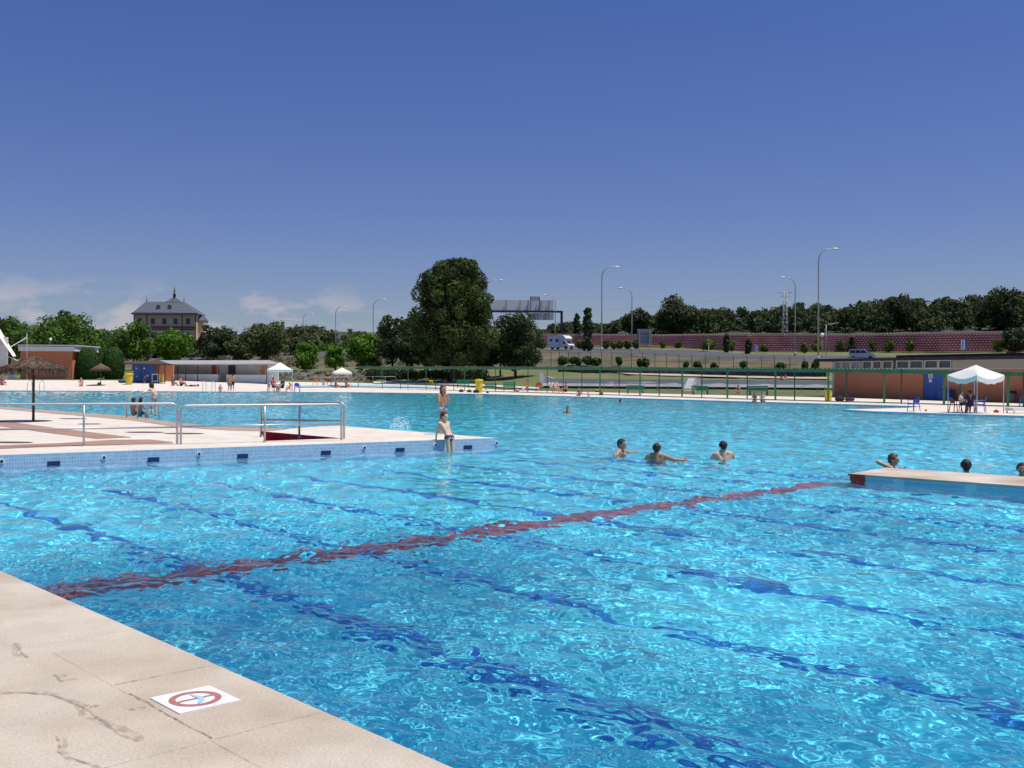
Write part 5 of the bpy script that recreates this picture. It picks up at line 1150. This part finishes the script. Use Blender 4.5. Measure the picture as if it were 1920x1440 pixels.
def fuse(name, caps, vox, mat, parent, smooth=3, wetq=True):
    bm = bmesh.new()
    for p1, r1, p2, r2 in caps: hull(bm, Vector(p1), r1, Vector(p2), r2)
    me = bpy.data.meshes.new(name); bm.to_mesh(me); bm.free()
    o = bpy.data.objects.new(name, me); C.objects.link(o)
    a = o.modifiers.new('r', 'REMESH'); a.mode = 'VOXEL'; a.voxel_size = vox
    b = o.modifiers.new('s', 'SMOOTH'); b.iterations = smooth; b.factor = .5
    dg = bpy.context.evaluated_depsgraph_get(); m2 = bpy.data.meshes.new_from_object(o.evaluated_get(dg)); o.modifiers.clear(); o.data = m2; bpy.data.meshes.remove(me)
    m2.name = name; m2.polygons.foreach_set('use_smooth', [True] * len(m2.polygons)); m2.materials.clear(); m2.materials.append(mat); o.parent = parent
    if wetq: wet(o)
    return o
STAND = dict(pel=(0, 0, .515), bel=(0, .004, .60), che=(0, 0, .705), nec=(0, -.005, .825), hea=(0, .012, .925), shL=(-.105, 0, .795), shR=(.105, 0, .795), elL=(-.135, -.02, .625), elR=(.135, -.02, .625), wrL=(-.14, .03, .475), wrR=(.14, .03, .475), hiL=(-.05, 0, .50), hiR=(.05, 0, .50), knL=(-.055, .015, .275), knR=(.055, .015, .275), anL=(-.058, -.01, .04), anR=(.058, -.01, .04))
def shift(d, keys, v):
    r = dict(d)
    for k in keys: r[k] = tuple(a + b for a, b in zip(d[k], v))
    return r
UP = ('bel', 'che', 'nec', 'hea', 'shL', 'shR', 'elL', 'elR', 'wrL', 'wrR')
SIT = dict(pel=(0, 0, .075), bel=(0, -.012, .16), che=(0, -.022, .265), nec=(0, -.012, .385), hea=(0, .015, .485), shL=(-.105, -.015, .355), shR=(.105, -.015, .355), elL=(-.15, .05, .23), elR=(.15, .05, .23), wrL=(-.09, .19, .20), wrR=(.09, .19, .20), hiL=(-.05, .02, .07), hiR=(.05, .02, .07), knL=(-.075, .215, .21), knR=(.075, .215, .21), anL=(-.06, .34, .035), anR=(.06, .34, .035))
CHAIR = shift(SIT, ('pel', 'hiL', 'hiR') + UP, (0, 0, .21)); CHAIR.update(knL=(-.07, .235, .285), knR=(.07, .235, .285), anL=(-.065, .24, .035), anR=(.065, .24, .035), wrL=(-.07, .21, .36), wrR=(.07, .21, .36))
EDGE = shift(SIT, (), (0, 0, 0)); EDGE.update(knL=(-.06, .235, .055), knR=(.06, .235, .055), anL=(-.06, .24, -.19), anR=(.06, .24, -.19))
LIE = dict(pel=(0, 0, .06), bel=(0, .08, .06), che=(0, .19, .07), nec=(0, .31, .075), hea=(0, .41, .08), shL=(-.105, .28, .06), shR=(.105, .28, .06), elL=(-.16, .36, .03), elR=(.16, .36, .03), wrL=(-.07, .45, .03), wrR=(.07, .45, .03), hiL=(-.05, -.015, .055), hiR=(.05, -.015, .055), knL=(-.06, -.24, .04), knR=(.06, -.24, .04), anL=(-.06, -.475, .035), anR=(.06, -.475, .035))
def V3(t): return Vector(t)
def person(base, face, H, label, P=STAND, sk='tan', hair=m_hair, suit=None, suitcol=(.05, .05, .2), shirt=None, fine=False, hairlen=0, build=1.0, look=0.0, group=None, cap_=None, kid=False, goggles=False):
    """face = ground direction the body faces; joints in P are fractions of the height H"""
    rz = math.atan2(face[1], face[0]) - pi / 2
    t = thing('person', base, label, 'person', group, rz); J = {k: V3(v) * H for k, v in P.items()}; b = H * build; cs = []
    c = lambda p1, r1, p2, r2: cs.append((p1, r1 * b if not isinstance(r1, tuple) else tuple(x * b for x in r1), p2, r2 * b if not isinstance(r2, tuple) else tuple(x * b for x in r2)))
    X = (J['shR'] - J['shL']).normalized()
    pe, be, ch, ne = J['pel'], J['bel'], J['che'], J['nec']
    c(J['hiL'], .062, J['hiR'], .062); c(pe - X * .035 * H, .056, be - X * .028 * H, .052); c(pe + X * .035 * H, .056, be + X * .028 * H, .052)
    c(be - X * .03 * H, .053, ch - X * .045 * H, .058); c(be + X * .03 * H, .053, ch + X * .045 * H, .058)
    c(ch - X * .045 * H, .058, J['shL'] * .85 + ne * .15, .036); c(ch + X * .045 * H, .058, J['shR'] * .85 + ne * .15, .036); c(ch, .058, ne - (ne - ch) * .18, .042)
    c(J['shL'], .033, ne * .6 + J['shL'] * .4, .03); c(J['shR'], .033, ne * .6 + J['shR'] * .4, .03)
    hk = 1.12 if kid else 1.0; he = J['hea']; c(ne - (he - ne) * .25, .036, he - Vector((0, .008 * H, .01 * H)), .034)
    rot = Matrix.Rotation(look, 3, 'Z'); L = lambda x, y, z: he + rot @ Vector((x, y, z)) * H * hk
    cs.append((L(0, -.012, .012), .056 * H * hk, L(0, .006, .010), .053 * H * hk)); cs.append((L(0, .012, -.012), .043 * H * hk, L(0, .026, -.044), .025 * H * hk))
    cs.append((L(0, .052, .006), .006 * H * hk, L(0, .064, -.014), .010 * H * hk))
    for s in (-1, 1): cs.append((L(.054 * s, -.008, .008), .010 * H * hk, L(.056 * s, -.006, -.012), .007 * H * hk))
    cs.append((L(-.02, .046, -.033), .008 * H * hk, L(.02, .046, -.033), .008 * H * hk))
    for s in 'LR':
        sh, el, wr = J['sh' + s], J['el' + s], J['wr' + s]
        c(sh, .034, el, .025); c(el, .025, wr, .0165)
        d = (wr - el).normalized(); pal = wr + d * .032 * H; side = X if abs(d.dot(X)) < .8 else Vector((0, 0, 1)); side = (side - d * side.dot(d)).normalized(); nn = d.cross(side)
        c(wr, .015, pal + side * .010 * H, .013); c(wr, .015, pal - side * .010 * H, .013)
        if fine:
            for k, l in enumerate((.036, .042, .040, .030)):
                o = pal + side * (.018 - .012 * k) * H; q = o + d * l * .5 * H - nn * .004 * H; c(o, .0062, q, .0058); c(q, .0058, q + (d - nn * .5).normalized() * l * .5 * H, .005)
            o = wr + side * .014 * H + d * .01 * H; q = o + (d + side * .9).normalized() * .026 * H; c(o, .0075, q, .0065); c(q, .0065, q + (d * 1.2 + side * .3).normalized() * .02 * H, .0055)
        hi, kn, an = J['hi' + s], J['kn' + s], J['an' + s]
        c(hi, .056, kn, .035); c(kn, .036, kn.lerp(an, .32), .034); c(kn.lerp(an, .32), .034, an, .020)
        fd_ = Vector((0, 1, -.12)) if (kn - an).normalized().z > .4 else Vector((0, .5, .8)) if P is LIE else Vector((0, 1, -.3))
        c(an - fd_ * .02 * H, .021, an + fd_.normalized() * .085 * H - Vector((0, 0, .008 * H)), .015)
    vox = max(.006 if fine else .011, .0062 * H if fine else .009 * H)
    fuse('body', cs, vox, skin(sk), t)
    hm = cap_ or hair; hc = [(L(0, -.018, .020), .058 * H * hk, L(0, -.002, .030), .052 * H * hk), (L(0, -.03, .0), .048 * H * hk, L(0, -.035, -.022), .036 * H * hk), (L(.03, -.012, .016), .034 * H * hk, L(-.03, -.012, .016), .034 * H * hk)]
    for s in (-1, 1): hc.append((L(.044 * s, .012, .028), .016 * H * hk, L(.052 * s, .008, .004), .008 * H * hk))
    if hairlen:
        hc.append((L(0, -.04, -.01), .04 * H * hk, L(0, -.045, -.05 - hairlen), .03 * H * hk))
        for s in (-1, 1): hc.append((L(.045 * s, -.015, .0), .025 * H * hk, L(.048 * s, -.012, -.03 - hairlen * .8), .018 * H * hk))
    fuse('hair' if not cap_ else 'swim_cap', hc, max(.009, .008 * H), hm, t, 2)
    if fine or goggles:
        m = MB()
        for s in (-1, 1): m.ball(L(.021 * s, .047, .004), .0065 * H * hk, 5)
        m.build('goggles' if goggles else 'eyes', m_white if goggles else m_dark, t)
    if suit:
        k = 1.06; ss = []; g = lambda p1, r1, p2, r2: ss.append((p1, r1 * b, p2, r2 * b))
        dn = (pe - be).normalized()
        if suit in ('brief', 'bikini', 'trunks'):
            g(J['hiL'] - dn * .012 * H, .066, J['hiR'] - dn * .012 * H, .066); g(J['hiL'], .062, J['hiR'], .062); g(pe, .058, pe + dn * .045 * H, .045)
        if suit == 'trunks':
            for s in 'LR': g(J['hi' + s], .064, J['hi' + s].lerp(J['kn' + s], .55), .052)
        if suit == 'bikini': g(ch + Vector((-.045 * H, .02 * H, .02 * H)), .047, ch + Vector((.045 * H, .02 * H, .02 * H)), .047)
        fuse('swimwear', ss, max(.008, .007 * H), cloth(suitcol), t, 2)
    if shirt:
        ss = []; g = lambda p1, r1, p2, r2: ss.append((p1, r1 * b, p2, r2 * b))
        for s, q in (('L', -1), ('R', 1)):
            g(pe + X * q * .035 * H, .062, be + X * q * .03 * H, .060); g(be + X * q * .03 * H, .060, ch + X * q * .046 * H, .065); g(ch + X * q * .046 * H, .065, J['sh' + s] * .85 + ne * .15, .043); g(J['sh' + s], .041, J['sh' + s].lerp(J['el' + s], .6), .036)
        fuse('shirt', ss, .010 * H, cloth(shirt), t, 2)
    return t
def toward(x, y): return Vector((x, y, 0)).normalized()
TOCAM = lambda p: Vector((-p.x, -p.y, 0)).normalized()
# -- the boy leaning back on the peninsula wall
bx = onpen(834, 0) + PN * .20; bx.z = -.62
lp = dict(STAND); lp.update(pel=(0, .02, .50), bel=(0, -.035, .585), che=(-.012, -.09, .685), nec=(-.02, -.125, .795), hea=(-.012, -.115, .895), shL=(-.125, -.125, .765), shR=(.088, -.115, .772), elL=(-.138, -.185, .62), elR=(.118, -.175, .62), wrL=(-.142, -.20, .482), wrR=(.13, -.185, .482), hiL=(-.05, .02, .49), hiR=(.05, .02, .49), knL=(-.052, .05, .26), knR=(.052, .05, .26), anL=(-.055, .055, .04), anR=(.055, .055, .04))
fcb = PN * .9 + Vector((.25, 0, 0))
# mirror: local +x is on the photo's left when he faces the camera
def mirror(P):
    r = {}
    for k_, v in P.items():
        k2 = k_[:-1] + ('R' if k_[-1] == 'L' else 'L') if k_ not in ('pel', 'bel', 'che', 'nec', 'hea') else k_
        r[k2] = (-v[0], v[1], v[2])
    return r
person(bx, fcb.normalized(), 1.36, 'boy in dark purple swim briefs leaning back with hands on the blue tiled wall', mirror(lp), 'fair', m_hair, 'brief', (.055, .03, .14), fine=True, look=.35, kid=True, build=.92)
gp = G(830, 814); gpz = dict(STAND); gpz.update(elL=(-.13, .05, .655), wrL=(-.03, .13, .755), elR=(.13, .05, .655), wrR=(.025, .135, .765))
person(gp, toward(.62, -.78), 1.36, 'girl in light bikini bottoms standing on the peninsula with hands held to her chin', gpz, 'tan', m_hairb, 'brief', (.35, .45, .6), fine=True, hairlen=.05, kid=True, build=.9)
# -- swimmers standing in the pool
def swimmer(x, ytop, yw, fc, label, arms=None, sk='tan', hair=m_hair, H=None, back=0, **k):
    p = G(x, yw, ZW); zt = CH - (ytop - 704 - (x - 960) * TH) * p.y / FPX; P = dict(STAND); P.update(nec=(0, -.005, .835), hea=(0, .012, .918), shL=(-.112, 0, .805), shR=(.112, 0, .805))
    if arms: P.update(arms)
    H = H or (zt - ZF) / .985
    p.z = zt - H * .985 - .035
    return person(p, fc, H, label, P, sk, hair, 'trunks', (.03, .04, .12), fine=True, **dict(dict(build=1.12), **k))
swimmer(1165, 822, 851, toward(.85, -.5), 'swimmer in profile with both arms spread on the water, leftmost of the trio', dict(shL=(-.11, 0, .80), elL=(-.245, .02, .77), wrL=(-.36, .06, .775), elR=(.24, .03, .765), wrR=(.37, .05, .77)), 'tan', kid=True)
swimmer(1231, 829, 863, toward(.25, 1), 'tanned swimmer seen from behind reaching right, middle of the trio', dict(elR=(.24, .05, .76), wrR=(.36, .10, .75), elL=(-.17, .04, .68), wrL=(-.2, .1, .6)), 'dark', build=1.15)
swimmer(1356, 825, 860, toward(-.2, 1), 'pale broad backed swimmer seen from behind, rightmost of the trio', dict(shL=(-.12, 0, .80), shR=(.12, 0, .80), elL=(-.19, .03, .70), elR=(.19, .03, .70), wrL=(-.17, .10, .62), wrR=(.17, .10, .62)), 'pink', build=1.2)
q = G(1678, 877, -.16); p = Vector((q.x + .06, q.y + .28, ZF + .08)); z_ = CH - (853.5 - 704 - (1684 - 960) * TH) * p.y / FPX
P = dict(STAND); P.update(shR=(.10, -.02, .81), elR=(.10, -.19, .89), wrR=(.06, -.04, .805), shL=(-.10, -.02, .80), elL=(-.12, .05, .78), wrL=(-.05, .12, .80))
person(p, toward(.9, -.45), (z_ - p.z) / .985, 'boy in profile resting a raised elbow on the concrete divider', P, 'tan', m_hairb, 'trunks', (.03, .05, .14), fine=True, kid=True)
for x, yt, yb, fc, lab, gg, sk in ((1812, 865, 892, toward(.1, 1), 'dark wet haired head seen from behind beyond the concrete divider', False, 'tan'), (1917, 871, 897, toward(-.5, -1), 'swimmer with white goggles at the right edge behind the divider', True, 'dark')):
    w_ = G(x, yb - 6, -.16); p = Vector((w_.x, w_.y + .5, 0)) * 1.0; z_ = CH - (yt - 704 - (x - 960) * TH) * p.y / FPX; H = 1.52; p.x = AT(x, 800, p.y).x; p.z = z_ - H * .985
    person(p, fc, H, lab, STAND, sk, m_hair, 'trunks', (.02, .03, .08), fine=True, goggles=gg, kid=True)
swimmer(1064, 761, 774, toward(.2, -1), 'lone swimmer with head above water facing the camera in mid pool', None, 'tan')
swimmer(1163, 748, 755, toward(1, .2), 'distant swimmer whose dark head shows near the far edge', None, 'dark')
# -- the three by the ladder on the peninsula's back edge
p = G(290, 781); P = dict(STAND); P = shift(P, UP, (0, 0, 0)); P.update(che=(0, .04, .695), nec=(0, .09, .80), hea=(0, .125, .89), shL=(-.10, .075, .775), shR=(.10, .075, .775), elL=(-.11, .2, .70), wrL=(-.09, .34, .70), elR=(.11, .12, .61), wrR=(.09, .26, .60), knL=(-.055, .10, .30), anL=(-.055, .02, .09))
person(p, toward(-.95, .3), 1.34, 'girl in bikini stooping to grip the pool ladder on the peninsula', P, 'fair', m_hair, 'brief', (.45, .2, .25), hairlen=.03, kid=True, fine=True)
p = G(250, 779); person(p, toward(.55, .8), 1.25, 'child sitting hunched at the peninsula edge, left of the pair by the ladder', EDGE, 'dark', m_hair, 'brief', (.3, .05, .06), kid=True)
p = G(263, 779); person(p, toward(.6, .8), 1.28, 'child with long dark hair sitting at the edge right beside the ladder', EDGE, 'dark', m_hair, 'brief', (.05, .05, .12), hairlen=.07, kid=True)
# -- far deck, left side
def far(x, yb, hpx, face, label, P=STAND, frac=.985, **k):
    p = TER(x, yb); H = hpx * p.y / FPX / frac; return person(p, face, H, label, P, **k)
far(430, 733.2, 28, toward(.2, -1), 'person with blond hair standing left in the couple at the far pool edge', hair=M('blond_hair', (.35, .24, .10), .6), suit='trunks', suitcol=(.16, .18, .19), sk='tan')
far(436, 733, 32, toward(-.3, 1), 'taller man in black shorts standing right in the couple at the far pool edge', suit='trunks', suitcol=(.015, .012, .02), sk='tan')
far(413, 735, 14, toward(.3, -1), 'bather sitting on the far edge left of the standing couple', EDGE, .55, sk='pink', suit='brief', suitcol=(.3, .05, .05))
far(152, 724, 16, toward(.6, -1), 'bather in pink sitting alone on the far deck before the hedges', SIT, .545, sk='pink', suit='brief', suitcol=(.6, .12, .12), hair=m_hairb)
far(4, 722, 16, toward(.8, -.5), 'person in pink sitting at the left edge of the far deck', SIT, .545, sk='tan', shirt=(.55, .10, .22))
far(324, 723, 16, toward(1, -.3), 'person in black sitting on the far deck, left of the pair before the counter', SIT, .545, sk='tan', shirt=(.02, .018, .03))
far(339, 723.5, 18, toward(1, -.2), 'person in dark shorts sitting on the far deck, right of the pair before the counter', SIT, .545, sk='tan', suit='trunks', suitcol=(.03, .03, .06))
far(360, 724.5, 4.5, toward(1, .1), 'person lying flat on a dark towel left of the far ladder', LIE, .16, sk='dark', suit='trunks', suitcol=(.02, .02, .03))
far(271, 719, 14, toward(.4, -1), 'person in black standing in the shade before the blue container', STAND, sk='tan', shirt=(.02, .02, .03), suit='trunks', suitcol=(.02, .02, .03))
far(512, 735, 27, toward(.9, -.3), 'person in red shirt seated left at the far left gazebo table', CHAIR, .75, sk='tan', shirt=(.42, .04, .04), suit='trunks', suitcol=(.03, .03, .1))
far(530, 736, 28, toward(-.7, -.6), 'person in dark clothes seated right at the far left gazebo table', CHAIR, .75, sk='tan', shirt=(.03, .02, .05), suit='trunks', suitcol=(.02, .02, .04))
far(543, 734.5, 17, toward(-.9, -.2), 'child in pink seated at the right of the far left gazebo', CHAIR, .75, sk='pink', suit='brief', suitcol=(.5, .08, .06))
far(606, 722.5, 11, toward(.5, -1), 'bather sitting between the orange and red chairs', SIT, .545, sk='pink', hair=M('sandy_hair', (.4, .28, .12), .6), suit='brief', suitcol=(.5, .3, .06))
far(630, 727.5, 14, toward(1, -.2), 'person in dark red sitting on the deck below the farthest gazebo', SIT, .545, sk='tan', shirt=(.12, .02, .05))
far(649, 727, 15, toward(1, -.3), 'bather sitting with knees up right below the farthest gazebo', SIT, .545, sk='tan', suit='brief', suitcol=(.05, .05, .1))
# -- behind and along the green fence
far(988, 735, 22, toward(.3, -1), 'small child standing behind the green fence left of the red chair', STAND, sk='tan', suit='brief', suitcol=(.5, .45, .1), kid=True)
far(1033, 736, 24, toward(.6, -.8), 'woman in white seated behind the fence, left of the two by the red chair', CHAIR, .75, sk='tan', shirt=(.7, .62, .62), hair=m_hairb)
far(1042, 736.5, 24, toward(.5, -.8), 'woman in pale pink seated behind the fence, right of the two by the red chair', CHAIR, .75, sk='pink', shirt=(.62, .48, .48), hair=m_hair)
far(1061, 735, 18, toward(-.7, -.5), 'person in dark trunks seated on the grass right of the two women', SIT, .545, sk='tan', suit='trunks', suitcol=(.02, .02, .03))
far(1086, 742.5, 16, toward(-.5, -.9), 'tanned bather sitting bent over at the far pool edge', EDGE, .55, sk='tan', suit='trunks', suitcol=(.03, .02, .05))
far(1103, 743.5, 9, toward(.3, -1), 'child lying at the far pool edge beside the bent over bather', SIT, .545, sk='pink', suit='brief', suitcol=(.45, .1, .08))
far(1384, 738, 16, toward(-.4, -1), 'person sitting on the grass left of the rightmost green bench', SIT, .545, sk='tan', suit='brief', suitcol=(.7, .68, .66))
far(1415, 753.5, 18, toward(-.5, -.9), 'bather sitting at the far pool edge, left one below the rightmost bench', EDGE, .55, sk='tan', suit='trunks', suitcol=(.05, .03, .04))
far(1429, 753.8, 19, toward(.2, -1), 'bather in black sitting at the far pool edge, right one below the rightmost bench', EDGE, .55, sk='pink', suit='trunks', suitcol=(.015, .015, .02))
far(1465, 713, 10, toward(.4, -1), 'person in red sitting on top of the far white wall, left of the two', SIT, .545, sk='tan', shirt=(.5, .06, .06))
far(1473, 713, 11, toward(-.4, -1), 'pale bather sitting on top of the far white wall, right of the two', SIT, .545, sk='pink', suit='brief', suitcol=(.1, .1, .2))
# -- under the right gazebo
for x, yb, hp, fc, lab, sh, hr in ((1802, 771, 37, toward(.8, -.5), 'person in white shirt seated in the shade under the right gazebo', (.55, .55, .52), m_hair), (1819, 774.5, 42, toward(.15, 1), 'person in dark clothes seated with back to the pool under the right gazebo', (.035, .02, .07), m_hair)):
    p = G(x, yb, ZD); person(p, fc, hp * p.y / FPX / .75, lab, CHAIR, 'dark', hr, 'trunks', (.015, .012, .03), shirt=sh)
